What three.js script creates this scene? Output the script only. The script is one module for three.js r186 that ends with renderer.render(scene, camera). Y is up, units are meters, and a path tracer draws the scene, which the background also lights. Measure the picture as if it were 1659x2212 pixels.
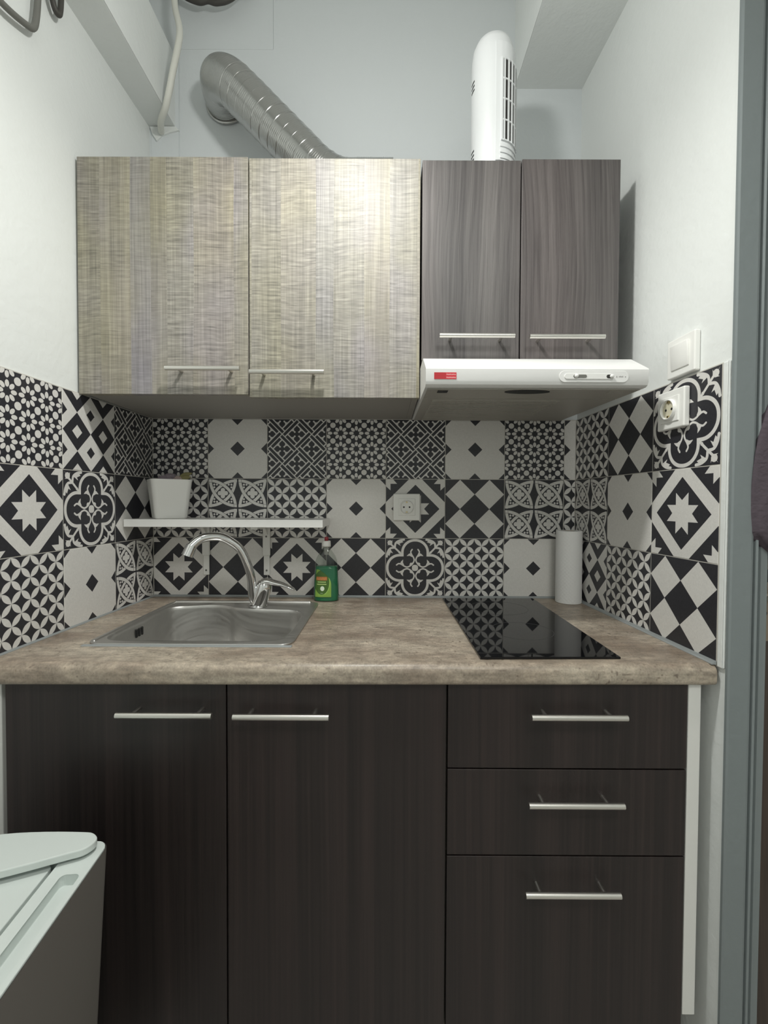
import * as THREE from 'three';
import { RoundedBoxGeometry } from 'three/addons/geometries/RoundedBoxGeometry.js';
import { mergeGeometries, mergeVertices, toCreasedNormals } from 'three/addons/utils/BufferGeometryUtils.js';

// ---------------------------------------------------------------- camera, light, exposure
const scene = new THREE.Scene();
scene.background = new THREE.Color(0x000000);
const camera = new THREE.PerspectiveCamera(98.627, 1659 / 2212, 0.02, 30);
camera.position.set(0, 1.2221, 1.4863);
camera.rotation.order = 'YXZ';
camera.rotation.set(-0.0223, 0.0015, 0.0045);
scene.add(camera);
const renderer = new THREE.WebGLRenderer({ antialias: true });
renderer.toneMapping = THREE.LinearToneMapping;
renderer.toneMappingExposure = 1.32;
renderer.shadowMap.enabled = true;
const LAMP = [-0.08, 2.37, 0.80], LAMP_UP = 0.62, LAMP_DOWN = 1.85, FILL_LAMP = 7.6, LAMP_COLOR = new THREE.Color(1.0, 1.0, 0.955);

// ---------------------------------------------------------------- helpers
let seed = 7;
const rnd = () => { seed = (seed * 1664525 + 1013904223) >>> 0; return seed / 4294967296; };
const used = new Map();
function numbered(name) { const n = used.get(name) || 0; used.set(name, n + 1); return n ? name + '_' + String(n).padStart(3, '0') : name; }
function shade(o) { o.castShadow = true; o.receiveShadow = true; return o; }
function tag(o, label, category, group) { o.userData.label = label; o.userData.category = category; if (group) o.userData.group = group; return o; }
function thing(name, label, category, pos = [0, 0, 0], ry = 0, group) {
  const g = new THREE.Group(); g.name = numbered(name); g.position.set(...pos); g.rotation.y = ry; scene.add(g); return tag(g, label, category, group);
}
function struct(name, pos = [0, 0, 0], ry = 0, label, category) {
  const g = new THREE.Group(); g.name = name; g.position.set(...pos); g.rotation.y = ry; scene.add(g);
  g.userData.kind = 'structure'; g.userData.label = label; g.userData.category = category; return g;
}
function part(name, geo, mat, parent, label) {
  const m = shade(new THREE.Mesh(Array.isArray(geo) ? merge(geo) : geo, mat)); m.name = name; parent.add(m); if (label) m.userData.label = label; return m;
}
function merge(list) {
  return mergeGeometries(list.map((g) => { const k = g.index ? g.toNonIndexed() : g; for (const a of Object.keys(k.attributes)) if (!['position', 'normal', 'uv'].includes(a)) k.deleteAttribute(a); return k; }));
}
function rbox(x0, x1, y0, y1, z0, z1, r = 0.0015, s = 2) {
  const w = x1 - x0, h = y1 - y0, d = z1 - z0;
  const g = new RoundedBoxGeometry(w, h, d, s, Math.min(r, w / 2.01, h / 2.01, d / 2.01)); g.translate((x0 + x1) / 2, (y0 + y1) / 2, (z0 + z1) / 2); return g;
}
function cyl(a, b, r0, r1 = r0, n = 20) {
  const A = new THREE.Vector3(...a), B = new THREE.Vector3(...b), d = B.clone().sub(A);
  const g = new THREE.CylinderGeometry(r1, r0, d.length(), n, 1); g.translate(0, d.length() / 2, 0);
  g.applyQuaternion(new THREE.Quaternion().setFromUnitVectors(new THREE.Vector3(0, 1, 0), d.normalize())); g.translate(...a); return g;
}
function lathe(pts, n = 40) { return new THREE.LatheGeometry(pts.map((p) => new THREE.Vector2(p[0], p[1])), n); }
function tube(pts, r, seg = 60, rad = 14, tension = 0.5) {
  const c = new THREE.CatmullRomCurve3(pts.map((p) => new THREE.Vector3(...p)), false, 'catmullrom', tension);
  const g = new THREE.TubeGeometry(c, seg, r, rad, false);
  const cap = (t, s) => { const p = c.getPoint(t), q = new THREE.SphereGeometry(r, rad, 8); q.translate(p.x, p.y, p.z); return q; };
  return merge([g, cap(0), cap(1)]);
}
// uv in metres, picked per face by the dominant normal
function metreUV(g, ou = 0, ov = 0) {
  const k = g.index ? g.toNonIndexed() : g; const p = k.attributes.position, n = k.attributes.normal, uv = new Float32Array(p.count * 2);
  for (let i = 0; i < p.count; i++) {
    const ax = Math.abs(n.getX(i)), ay = Math.abs(n.getY(i)), az = Math.abs(n.getZ(i));
    let u, v;
    if (az >= ax && az >= ay) { u = p.getX(i); v = p.getY(i); } else if (ax >= ay) { u = p.getZ(i); v = p.getY(i); } else { u = p.getX(i); v = p.getZ(i); }
    uv[2 * i] = u + ou; uv[2 * i + 1] = v + ov;
  }
  k.setAttribute('uv', new THREE.BufferAttribute(uv, 2)); return k;
}
function profileAlongX(pts, x0, x1) { // closed (z,y) outline extruded from x0 to x1
  const s = new THREE.Shape(pts.map((p) => new THREE.Vector2(p[0], p[1])));
  const g = new THREE.ExtrudeGeometry(s, { depth: x1 - x0, bevelEnabled: false, curveSegments: 8 });
  g.applyMatrix4(new THREE.Matrix4().makeBasis(new THREE.Vector3(0, 0, 1), new THREE.Vector3(0, 1, 0), new THREE.Vector3(-1, 0, 0))); // shape x -> z, y -> y, depth -> -x
  g.translate(x1, 0, 0); return g;
}
function rings(list, closeTop, closeBottom) { // loft closed rings of [x,y,z]
  const n = list[0].length, pos = [], idx = [];
  for (const r of list) for (const p of r) pos.push(...p);
  for (let j = 0; j < list.length - 1; j++) for (let i = 0; i < n; i++) {
    const a = j * n + i, b = j * n + (i + 1) % n, c = a + n, d = b + n; idx.push(a, b, d, a, d, c);
  }
  const cap = (j, flip) => { const c = pos.length / 3; let x = 0, y = 0, z = 0; for (const p of list[j]) { x += p[0] / n; y += p[1] / n; z += p[2] / n; } pos.push(x, y, z); for (let i = 0; i < n; i++) { const a = j * n + i, b = j * n + (i + 1) % n; flip ? idx.push(c, b, a) : idx.push(c, a, b); } };
  if (closeBottom) cap(0, true); if (closeTop) cap(list.length - 1, false);
  const g = new THREE.BufferGeometry(); g.setAttribute('position', new THREE.Float32BufferAttribute(pos, 3)); g.setIndex(idx);
  g.setAttribute('uv', new THREE.Float32BufferAttribute(new Float32Array(pos.length / 3 * 2), 2)); g.computeVertexNormals(); return g;
}
function rrect(cx, cz, hx, hz, r, n = 8) { // rounded rectangle outline as [x,z] list
  const o = [];
  for (const [sx, sz, a0] of [[1, 1, 0], [-1, 1, 1], [-1, -1, 2], [1, -1, 3]]) for (let k = 0; k <= n; k++) { const a = (a0 + k / n) * Math.PI / 2; o.push([cx + sx * (hx - r) + r * Math.cos(a), cz + sz * (hz - r) + r * Math.sin(a)]); }
  return o;
}
// value noise
function hash(x, y, s) { let h = (x * 374761393 + y * 668265263 + s * 1274126177) | 0; h = Math.imul(h ^ (h >>> 13), 1274126177); return ((h ^ (h >>> 16)) >>> 0) / 4294967296; }
function noise(x, y, s = 0) {
  const xi = Math.floor(x), yi = Math.floor(y), fx = x - xi, fy = y - yi, u = fx * fx * (3 - 2 * fx), v = fy * fy * (3 - 2 * fy);
  const a = hash(xi, yi, s), b = hash(xi + 1, yi, s), c = hash(xi, yi + 1, s), d = hash(xi + 1, yi + 1, s);
  return a + (b - a) * u + (c - a) * v + (a - b - c + d) * u * v;
}
function fbm(x, y, o = 4, s = 0) { let t = 0, a = 0.5, n = 0; for (let i = 0; i < o; i++) { t += a * noise(x, y, s + i); n += a; a *= 0.5; x *= 2.03; y *= 2.03; } return t / n; }
const clamp = (x) => Math.max(0, Math.min(1, x));
function dataTex(w, h, fn, srgb, mw, mh) { // fn(u,v in metres) -> [r,g,b] 0..1 ; mw x mh metres covered
  const d = new Uint8Array(w * h * 4);
  for (let j = 0; j < h; j++) for (let i = 0; i < w; i++) { const c = fn(i / w * mw, j / h * mh, i, j), k = 4 * (j * w + i); d[k] = 255 * clamp(c[0]); d[k + 1] = 255 * clamp(c[1]); d[k + 2] = 255 * clamp(c[2]); d[k + 3] = 255; }
  const t = new THREE.DataTexture(d, w, h); t.magFilter = THREE.LinearFilter; t.minFilter = THREE.LinearMipmapLinearFilter; t.generateMipmaps = true;
  t.wrapS = t.wrapT = THREE.RepeatWrapping; t.repeat.set(1 / mw, 1 / mh); if (srgb) t.colorSpace = THREE.SRGBColorSpace; t.needsUpdate = true; return t;
}
const g3 = (v) => [v, v, v];
function mix3(a, b, t) { return [a[0] + (b[0] - a[0]) * t, a[1] + (b[1] - a[1]) * t, a[2] + (b[2] - a[2]) * t]; }
const std = (o) => new THREE.MeshStandardMaterial(o);
const phy = (o) => new THREE.MeshPhysicalMaterial(o);

// ---------------------------------------------------------------- materials
function pnoise(x, y, P, s) { // repeats every P cells
  const xi = Math.floor(x), yi = Math.floor(y), fx = x - xi, fy = y - yi, u = fx * fx * (3 - 2 * fx), v = fy * fy * (3 - 2 * fy), m = (k) => ((k % P) + P) % P;
  const a = hash(m(xi), m(yi), s), b = hash(m(xi + 1), m(yi), s), c = hash(m(xi), m(yi + 1), s), d = hash(m(xi + 1), m(yi + 1), s);
  return a + (b - a) * u + (c - a) * v + (a - b - c + d) * u * v;
}
const plasterBump = dataTex(768, 768, (u, v) => { let t = 0; for (const [f, a] of [[6, 0.34], [13, 0.2], [31, 0.14], [67, 0.14], [131, 0.1], [257, 0.08]]) t += a * pnoise(u * f, v * f, f, f); return g3(t); }, false, 1, 1);
const M = {};
M.wall = std({ color: new THREE.Color(0.80, 0.825, 0.81), roughness: 0.75, bumpMap: plasterBump, bumpScale: 0.0025 });
M.wallBack = std({ color: new THREE.Color(0.72, 0.755, 0.77), roughness: 0.7, bumpMap: plasterBump, bumpScale: 0.002 });
M.ceiling = std({ color: new THREE.Color(0.78, 0.79, 0.77), roughness: 0.85 });
M.floor = std({ color: new THREE.Color(0.50, 0.48, 0.45), roughness: 0.5 });  // unseen floor, kept pale to bounce light up under the cabinets
M.grout = std({ color: 0xc9c6be, roughness: 0.9 });
M.whiteGloss = std({ color: new THREE.Color(0.83, 0.83, 0.81), roughness: 0.28 });
M.fanWhite = std({ color: new THREE.Color(0.82, 0.84, 0.85), roughness: 0.48 });
M.whiteMatte = std({ color: new THREE.Color(0.80, 0.80, 0.77), roughness: 0.5 });
M.switchWhite = std({ color: new THREE.Color(0.89, 0.89, 0.86), roughness: 0.3 });
M.ivory = std({ color: new THREE.Color(0.72, 0.68, 0.52), roughness: 0.3 });
M.brass = std({ color: new THREE.Color(0.6, 0.5, 0.28), metalness: 1, roughness: 0.3 });
M.black = std({ color: new THREE.Color(0.012, 0.012, 0.012), roughness: 0.5 });
M.darkGap = std({ color: new THREE.Color(0.03, 0.028, 0.026), roughness: 0.8 });
M.chrome = std({ color: new THREE.Color(0.80, 0.80, 0.80), metalness: 1, roughness: 0.07 });
M.brushed = std({ color: new THREE.Color(0.74, 0.72, 0.68), metalness: 1, roughness: 0.32 });
M.casing = std({ color: new THREE.Color(0.215, 0.245, 0.25), roughness: 0.5, bumpMap: plasterBump, bumpScale: 0.0015 });
M.strip = std({ color: new THREE.Color(0.36, 0.385, 0.39), roughness: 0.35, metalness: 0.3 });
M.cable = std({ color: new THREE.Color(0.16, 0.16, 0.145), roughness: 0.6 });
M.cableDark = std({ color: new THREE.Color(0.06, 0.056, 0.05), roughness: 0.6 });
// stainless sheet: faint brushing
const brushTex = dataTex(512, 512, (u, v) => g3(0.30 + 0.22 * fbm(u * 8, v * 160, 3, 31)), false, 0.5, 0.5);
M.steel = std({ color: new THREE.Color(0.60, 0.59, 0.57), metalness: 1, roughness: 1, roughnessMap: brushTex });
// dark wood laminate
function darkWood(u, v) {
  const w = u + 0.020 * (fbm(u * 9, v * 2.1, 3, 11) - 0.5) + 0.075 * (fbm(u * 3.2, v * 1.5, 2, 14) - 0.5);
  const band = fbm(w * 26, v * 0.35, 3, 12), grain = fbm(w * 150, v * 2.2, 3, 15), fine = noise(w * 900, v * 14, 18);
  const vein = Math.pow(clamp(1 - Math.abs(fbm(w * 13, v * 0.55, 2, 21) - 0.5) * 16), 2) * noise(u * 6, v * 2, 23);
  const pore = Math.pow(clamp((noise(w * 520, v * 9, 24) - 0.66) * 3.2), 1.4);
  let t = clamp(0.15 + 0.5 * band + 0.55 * (grain - 0.5) + 0.22 * (fine - 0.5) - 0.42 * vein - 0.25 * pore);
  const tone = noise(u * 9, v * 0.6, 29);
  const lightC = mix3([0.52, 0.485, 0.48], [0.485, 0.475, 0.465], tone), darkC = mix3([0.275, 0.245, 0.245], [0.25, 0.24, 0.24], tone);
  return mix3(darkC, lightC, t);
}
const darkTex = dataTex(1400, 1000, darkWood, true, 1.5, 1.0);
const darkBump = dataTex(1024, 512, (u, v) => g3(0.5 * fbm(u * 150, v * 2.2, 2, 15) + 0.5 * noise(u * 700, v * 12, 18)), false, 1.0, 1.0);
M.darkWood = std({ map: darkTex, roughness: 0.42, bumpMap: darkBump, bumpScale: 0.00025 });
// base unit laminate: redder and closer-grained, its dim light baked into a darker tone
function darkenedWood(u, v) {
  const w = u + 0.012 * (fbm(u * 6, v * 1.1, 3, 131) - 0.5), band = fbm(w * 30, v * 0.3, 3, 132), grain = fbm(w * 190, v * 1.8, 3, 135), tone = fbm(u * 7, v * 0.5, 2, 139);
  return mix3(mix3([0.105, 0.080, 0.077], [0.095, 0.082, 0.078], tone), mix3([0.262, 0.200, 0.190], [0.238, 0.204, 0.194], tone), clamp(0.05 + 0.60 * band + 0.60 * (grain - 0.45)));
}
const darkenedWoodTex = dataTex(1400, 900, darkenedWood, true, 1.5, 1.0);
M.darkenedWood = std({ map: darkenedWoodTex, roughness: 0.45, bumpMap: darkBump, bumpScale: 0.0002 });
// pale sawn-oak laminate: vertical boards, cross saw marks
const strips = [[0.000, 0], [0.058, 1], [0.135, 2], [0.188, 0], [0.228, 3], [0.297, 1], [0.402, 0], [0.447, 3], [0.522, 1], [0.612, 2], [0.658, 3], [0.735, 1], [0.800, 3], [0.872, 1]];
const stripTone = [[0.552, 0.534, 0.484], [0.568, 0.546, 0.488], [0.540, 0.529, 0.507], [0.556, 0.541, 0.503]];
function paleWood(u, v) {
  let k = 0; const ue = u + 0.006 * (fbm(u * 30, v * 3, 2, 41) - 0.5); for (let i = 0; i < strips.length; i++) if (ue >= strips[i][0]) k = i;
  const fade = clamp(fbm(u * 4 + 2, v * 3.2 + k * 0.7, 2, 59) * 2.4 - 0.6); // board joints come and go
  const tone = mix3(stripTone[0], stripTone[strips[k][1]], 0.35 + 0.65 * fade), o = k * 13.7, str = 0.55 + 0.7 * hash(k, 3, 5);
  const wob = 3 * noise(u * 20 + o, v * 6, 43);
  const saw = fbm(u * 48 + o, v * 300 + wob, 2, 44) - 0.5, saw2 = noise(u * 16 + o, v * 560 + wob, 45) - 0.5;
  const thin = Math.pow(clamp((noise(u * 22 + o, v * 460 + wob, 47) - 0.60) * 3), 1.5);
  const fibre = fbm(u * 420, v * 9 + o, 2, 49) - 0.5, rib = noise(u * 150, v * 3 + o, 50) - 0.5, patch = fbm(u * 10 + o, v * 7, 3, 51) - 0.5;
  const warm = fbm(u * 6 + o, v * 4, 3, 57) - 0.5, lav = clamp((fbm(u * 8 + 7, v * 3.5, 2, 58) - 0.55) * 4);
  const f = 1.03 + str * (0.21 * saw + 0.13 * saw2 - 0.11 * thin) + 0.22 * fibre + 0.09 * rib + 0.06 * patch;
  return [tone[0] * f * (1 + 0.03 * warm), tone[1] * f * (1 + 0.02 * warm - 0.006 * lav), tone[2] * f * (1 - 0.16 * warm + 0.06 * lav)];
}
const paleTex = dataTex(1800, 1280, paleWood, true, 0.9, 0.64);
const paleBump = dataTex(900, 640, (u, v) => { const o = 3; return g3(0.6 * fbm(u * 34 + o, v * 230 + 3 * noise(u * 20 + o, v * 6, 43), 2, 44) + 0.4 * fbm(u * 330, v * 4, 2, 49)); }, false, 0.9, 0.64);
M.paleWood = std({ map: paleTex, roughness: 0.50, bumpMap: paleBump, bumpScale: 0.0004 });
M.carcass = std({ color: new THREE.Color(0.33, 0.315, 0.27), roughness: 0.55 });
M.carcassGrey = std({ color: new THREE.Color(0.30, 0.285, 0.26), roughness: 0.55 });
// stone-look laminate worktop
function stone(u, v) {
  const a = fbm(u * 3.5, v * 9, 4, 61), b = fbm(u * 14, v * 34, 4, 66), c = fbm(u * 60, v * 110, 3, 70), d = noise(u * 420, v * 420, 75), e = fbm(u * 26, v * 200, 2, 78);
  const blot = clamp((fbm(u * 6 + 3, v * 15, 4, 81) - 0.53) * 5), pale = clamp((fbm(u * 5, v * 12 + 5, 3, 85) - 0.50) * 4);
  let col = mix3([0.560, 0.505, 0.450], [0.672, 0.628, 0.566], clamp(0.5 + 1.3 * (a - 0.5) + 0.9 * (b - 0.5)));
  col = mix3(col, [0.728, 0.692, 0.628], 0.40 * pale); col = mix3(col, [0.42, 0.365, 0.315], 0.5 * blot * clamp(c * 1.7));
  const f = 1 + 0.34 * (c - 0.5) + 0.16 * (e - 0.5) + 0.14 * (d - 0.5), speck = Math.pow(clamp((noise(u * 190, v * 190, 90) - 0.74) * 5), 1.6) * clamp(b * 2.2 - 0.7);
  return mix3([col[0] * f, col[1] * f, col[2] * f], [0.27, 0.22, 0.19], 0.55 * speck);
}
const stoneTex = dataTex(2048, 1024, stone, true, 1.5, 0.75);
M.stone = std({ map: stoneTex, roughness: 0.38 });
M.hoodWhite = std({ color: new THREE.Color(0.80, 0.80, 0.79), roughness: 0.3 });
M.hoodUnder = std({ color: new THREE.Color(0.42, 0.40, 0.36), roughness: 0.4, metalness: 0.2 });
M.alu = std({ color: new THREE.Color(0.50, 0.50, 0.49), metalness: 1, roughness: 0.20 });
M.glassBlack = phy({ color: new THREE.Color(0.006, 0.006, 0.007), roughness: 0.03, ior: 1.42 });

// ---------------------------------------------------------------- tile prints
const LIGHT = '#dedcd8', DARK = '#2f2f34';
function tileCanvas(draw) {
  const S = 640, c = document.createElement('canvas'); c.width = c.height = S; const x = c.getContext('2d');
  x.scale(S, S); x.lineCap = 'butt'; draw(x); x.setTransform(1, 0, 0, 1, 0, 0);
  const im = x.getImageData(0, 0, S, S), d = im.data;
  for (let j = 0; j < S; j++) for (let i = 0; i < S; i++) { const k = 4 * (j * S + i), n = (noise(i / 2.2, j / 2.2, 101) - 0.5) * 11 + (noise(i / 9, j / 9, 103) - 0.5) * 7; d[k] += n; d[k + 1] += n; d[k + 2] += n; }
  x.putImageData(im, 0, 0);
  const t = new THREE.CanvasTexture(c); t.colorSpace = THREE.SRGBColorSpace; t.anisotropy = 8; return t;
}
const bgd = (x, c) => { x.fillStyle = c; x.fillRect(0, 0, 1, 1); };
const poly = (x, pts, c) => { x.fillStyle = c; x.beginPath(); pts.forEach((p, i) => (i ? x.lineTo(p[0], p[1]) : x.moveTo(p[0], p[1]))); x.closePath(); x.fill(); };
const diamond = (x, cx, cy, r, c) => poly(x, [[cx, cy - r], [cx + r, cy], [cx, cy + r], [cx - r, cy]], c);
const spline = (x, pts, w, c) => {
  const cv = new THREE.CatmullRomCurve3(pts.map((p) => new THREE.Vector3(p[0], p[1], 0))).getPoints(60);
  x.strokeStyle = c; x.lineWidth = w; x.lineCap = 'round'; x.lineJoin = 'round'; x.beginPath(); cv.forEach((p, i) => (i ? x.lineTo(p.x, p.y) : x.moveTo(p.x, p.y))); x.stroke(); x.lineCap = 'butt';
};
const prints = {
  daisy(x) {
    bgd(x, DARK); const P = 0.265; x.fillStyle = LIGHT;
    for (let i = -2; i <= 2; i++) for (let j = -2; j <= 2; j++) {
      const cx = 0.5 + i * P, cy = 0.495 + j * P;
      for (let k = 0; k < 8; k++) { const a = k * Math.PI / 4, r = 0.084; x.beginPath(); x.ellipse(cx + r * Math.cos(a), cy + r * Math.sin(a), 0.039, 0.026, a, 0, 7); x.fill(); }
    }
    for (let i = -2; i < 2; i++) for (let j = -2; j < 2; j++) { x.beginPath(); x.arc(0.5 + (i + 0.5) * P, 0.495 + (j + 0.5) * P, 0.046, 0, 7); x.fill(); }
  },
  octagon(x) {
    bgd(x, LIGHT); diamond(x, 0.5, 0.5, 0.122, DARK);
    for (const [a, b] of [[0.5, 0], [0.5, 1], [0, 0.5], [1, 0.5], [0, 0], [1, 0], [0, 1], [1, 1]]) diamond(x, a, b, 0.1, DARK);
  },
  woven(x) {
    bgd(x, DARK); x.strokeStyle = LIGHT;
    const line = (a, b, c, d, w) => { x.lineWidth = w; x.beginPath(); x.moveTo(a, b); x.lineTo(c, d); x.stroke(); };
    for (let k = -1; k <= 3; k++) { line(k * 0.5 - 0.5, 0, k * 0.5 + 0.5, 1, 0.017); line(k * 0.5 + 0.5, 0, k * 0.5 - 0.5, 1, 0.017); }
    for (let i = 0; i <= 4; i++) for (let j = 0; j <= 4; j++) if ((i + j) % 2) {
      const cx = i * 0.25, cy = j * 0.25, r = 0.158, e = 0.075, v = i % 2 === 0;
      const s = [[0, -r], [r, 0], [0, r], [-r, 0]];
      for (let k = 0; k < 4; k++) { const a = s[k], b = s[(k + 1) % 4], dx = (b[0] - a[0]) / r * e * 0.7, dy = (b[1] - a[1]) / r * e * 0.7, f = v ? k % 2 : (k + 1) % 2; line(cx + a[0] - (f ? dx : 0), cy + a[1] - (f ? dy : 0), cx + b[0] + (f ? dx : 0), cy + b[1] + (f ? dy : 0), 0.021); }
      for (const [sx, sy] of [[1, 1], [-1, 1], [-1, -1], [1, -1]]) { line(cx + sx * 0.075, cy + sy * 0.075, cx + sx * 0.042, cy + sy * 0.042, 0.022); poly(x, [[cx + sx * 0.1, cy + sy * 0.05], [cx + sx * 0.05, cy + sy * 0.1], [cx + sx * 0.05, cy + sy * 0.05]], LIGHT); x.fillStyle = LIGHT; x.beginPath(); x.arc(cx + sx * 0.036, cy + sy * 0.036, 0.015, 0, 7); x.fill(); }
    }
  },
  petal(x) {
    bgd(x, DARK); x.fillStyle = LIGHT; const h = 0.125;
    const lens = (ax, ay, bx, by) => { const mx = (ax + bx) / 2, my = (ay + by) / 2, px = -(by - ay) * 0.40, py = (bx - ax) * 0.40; x.beginPath(); x.moveTo(ax, ay); x.quadraticCurveTo(mx + px, my + py, bx, by); x.quadraticCurveTo(mx - px, my - py, ax, ay); x.fill(); };
    for (let i = 0; i <= 8; i++) for (let j = 0; j <= 8; j++) if ((i + j) % 2 === 0) { lens(i * h, j * h, (i + 1) * h, (j + 1) * h); lens(i * h, j * h, (i - 1) * h, (j + 1) * h); }
  },
  celtic(x) {
    bgd(x, DARK);
    for (const [ox, oy] of [[0.008, 0.008], [0.512, 0.008], [0.008, 0.512], [0.512, 0.512]]) {
      x.save(); x.translate(ox, oy); x.scale(0.48, 0.48); x.beginPath(); x.rect(0, 0, 1, 1); x.clip();
      x.strokeStyle = DARK; x.lineWidth = 0.13;
      for (const [cx, cy] of [[0, 1], [1, 1], [0, 0], [1, 0]]) { x.strokeStyle = LIGHT; x.lineWidth = 0.1; x.beginPath(); x.arc(cx, cy, 0.945, 0, 7); x.stroke(); }
      for (const [cx, cy] of [[0, 1], [1, 0]]) { x.strokeStyle = '#6b6a68'; x.lineWidth = 0.012; for (const r of [0.89, 1.0]) { x.beginPath(); x.arc(cx, cy, r, 0, 7); x.stroke(); } }
      x.fillStyle = LIGHT;
      for (const [dx, dy, r] of [[0.108, 0, 0.078], [-0.108, 0, 0.078], [0, 0.108, 0.078], [0, -0.108, 0.078], [0, 0, 0.105]]) { x.beginPath(); x.arc(0.5 + dx, 0.5 + dy, r, 0, 7); x.fill(); }
      for (const [sx, sy] of [[1, 1], [-1, 1], [-1, -1], [1, -1]]) for (const [dx, dy] of [[0.32, 0.32], [0.22, 0.32], [0.32, 0.22]]) { x.beginPath(); x.arc(0.5 + sx * dx * 0.95, 0.5 + sy * dy * 0.95, 0.036, 0, 7); x.fill(); }
      x.restore();
    }
  },
  star(x) {
    bgd(x, DARK); diamond(x, 0.5, 0.5, 0.613, LIGHT); diamond(x, 0.5, 0.5, 0.41, DARK);
    const st = (cx, cy, s) => { const a = 0.095 * s, b = 0.235 * s, n = 0.15 * s, q = [[-a, -b], [0, -n], [a, -b], [a, -a], [b, -a], [n, 0], [b, a], [a, a], [a, b], [0, n], [-a, b], [-a, a], [-b, a], [-n, 0], [-b, -a], [-a, -a]]; poly(x, q.map((p) => [cx + p[0], cy + p[1]]), LIGHT); };
    st(0.5, 0.5, 1); for (const a of [0, 1]) for (const b of [0, 1]) { st(a, b, 0.8); }
  },
  harlequin(x) { bgd(x, DARK); for (const a of [0.25, 0.75]) for (const b of [0.25, 0.75]) diamond(x, a, b, 0.249, LIGHT); },
  nested(x) {
    bgd(x, LIGHT);
    for (const a of [0.25, 0.75]) for (const b of [0, 0.5, 1]) { diamond(x, a, b, 0.249, DARK); diamond(x, a, b, 0.09, LIGHT); }
    for (const a of [0, 0.5, 1]) for (const b of [0.25, 0.75]) diamond(x, a, b, 0.078, DARK);
  },
  quatrefoil(x) {
    bgd(x, DARK);
    const stad = (m, c) => { x.fillStyle = c; const a = 0.262 + m, w = 1 - 2 * a; for (const v of [0, 1]) { x.beginPath(); const r = w / 2 * 0.96; v ? x.roundRect(0.006 + m, a, 0.988 - 2 * m, w, r) : x.roundRect(a, 0.006 + m, w, 0.988 - 2 * m, r); x.fill(); } };
    for (let q = 0; q < 4; q++) {
      x.save(); x.translate(0.5, 0.5); x.rotate(q * Math.PI / 2); x.translate(-0.5, -0.5);
      spline(x, [[0.70, 0.30], [0.80, 0.20], [0.90, 0.09]], 0.03, LIGHT);
      for (const m of [0, 1]) { x.save(); if (m) { x.transform(0, -1, -1, 0, 1, 1); }
        spline(x, [[0.845, 0.15], [0.83, 0.075], [0.76, 0.03], [0.69, 0.018]], 0.034, LIGHT); poly(x, [[0.82, 0.08], [0.745, 0.125], [0.765, 0.085], [0.70, 0.06], [0.74, 0.02], [0.8, 0.03]], LIGHT); poly(x, [[0.80, 0.20], [0.765, 0.225], [0.73, 0.27], [0.78, 0.25]], LIGHT); x.restore(); }
      poly(x, [[0.885, 0.02], [0.905, 0.055], [0.945, 0.05], [0.985, 0.015], [0.95, 0.055], [0.945, 0.095], [0.98, 0.115], [0.93, 0.11], [0.895, 0.105], [0.89, 0.07]], LIGHT);
      x.fillStyle = LIGHT; x.beginPath(); x.arc(0.93, 0.07, 0.042, 0, 7); x.fill(); x.restore();
    }
    stad(0, LIGHT); stad(0.043, DARK);
    for (let q = 0; q < 4; q++) {
      x.save(); x.translate(0.5, 0.5); x.rotate(q * Math.PI / 2); x.translate(-0.5, -0.5);
      spline(x, [[0.55, 0.185], [0.573, 0.225], [0.556, 0.275], [0.525, 0.325], [0.515, 0.37], [0.54, 0.425], [0.575, 0.46], [0.63, 0.485], [0.675, 0.475], [0.725, 0.444], [0.775, 0.427], [0.815, 0.45]], 0.024, LIGHT);
      poly(x, [[0.565, 0.24], [0.61, 0.262], [0.645, 0.298], [0.59, 0.295], [0.55, 0.315], [0.545, 0.28]], LIGHT);
      poly(x, [[0.76, 0.435], [0.738, 0.39], [0.702, 0.355], [0.705, 0.41], [0.685, 0.45], [0.72, 0.455]], LIGHT);
      poly(x, [[0.535, 0.405], [0.572, 0.41], [0.59, 0.425], [0.588, 0.445], [0.60, 0.47], [0.56, 0.455]], LIGHT); x.restore();
    }
    x.fillStyle = LIGHT; x.beginPath(); x.roundRect(0.448, 0.448, 0.104, 0.104, 0.04); x.fill();
  },
};
const tileMat = {};
for (const k of Object.keys(prints)) tileMat[k] = std({ map: tileCanvas(prints[k]), roughness: 0.38 });
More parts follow.
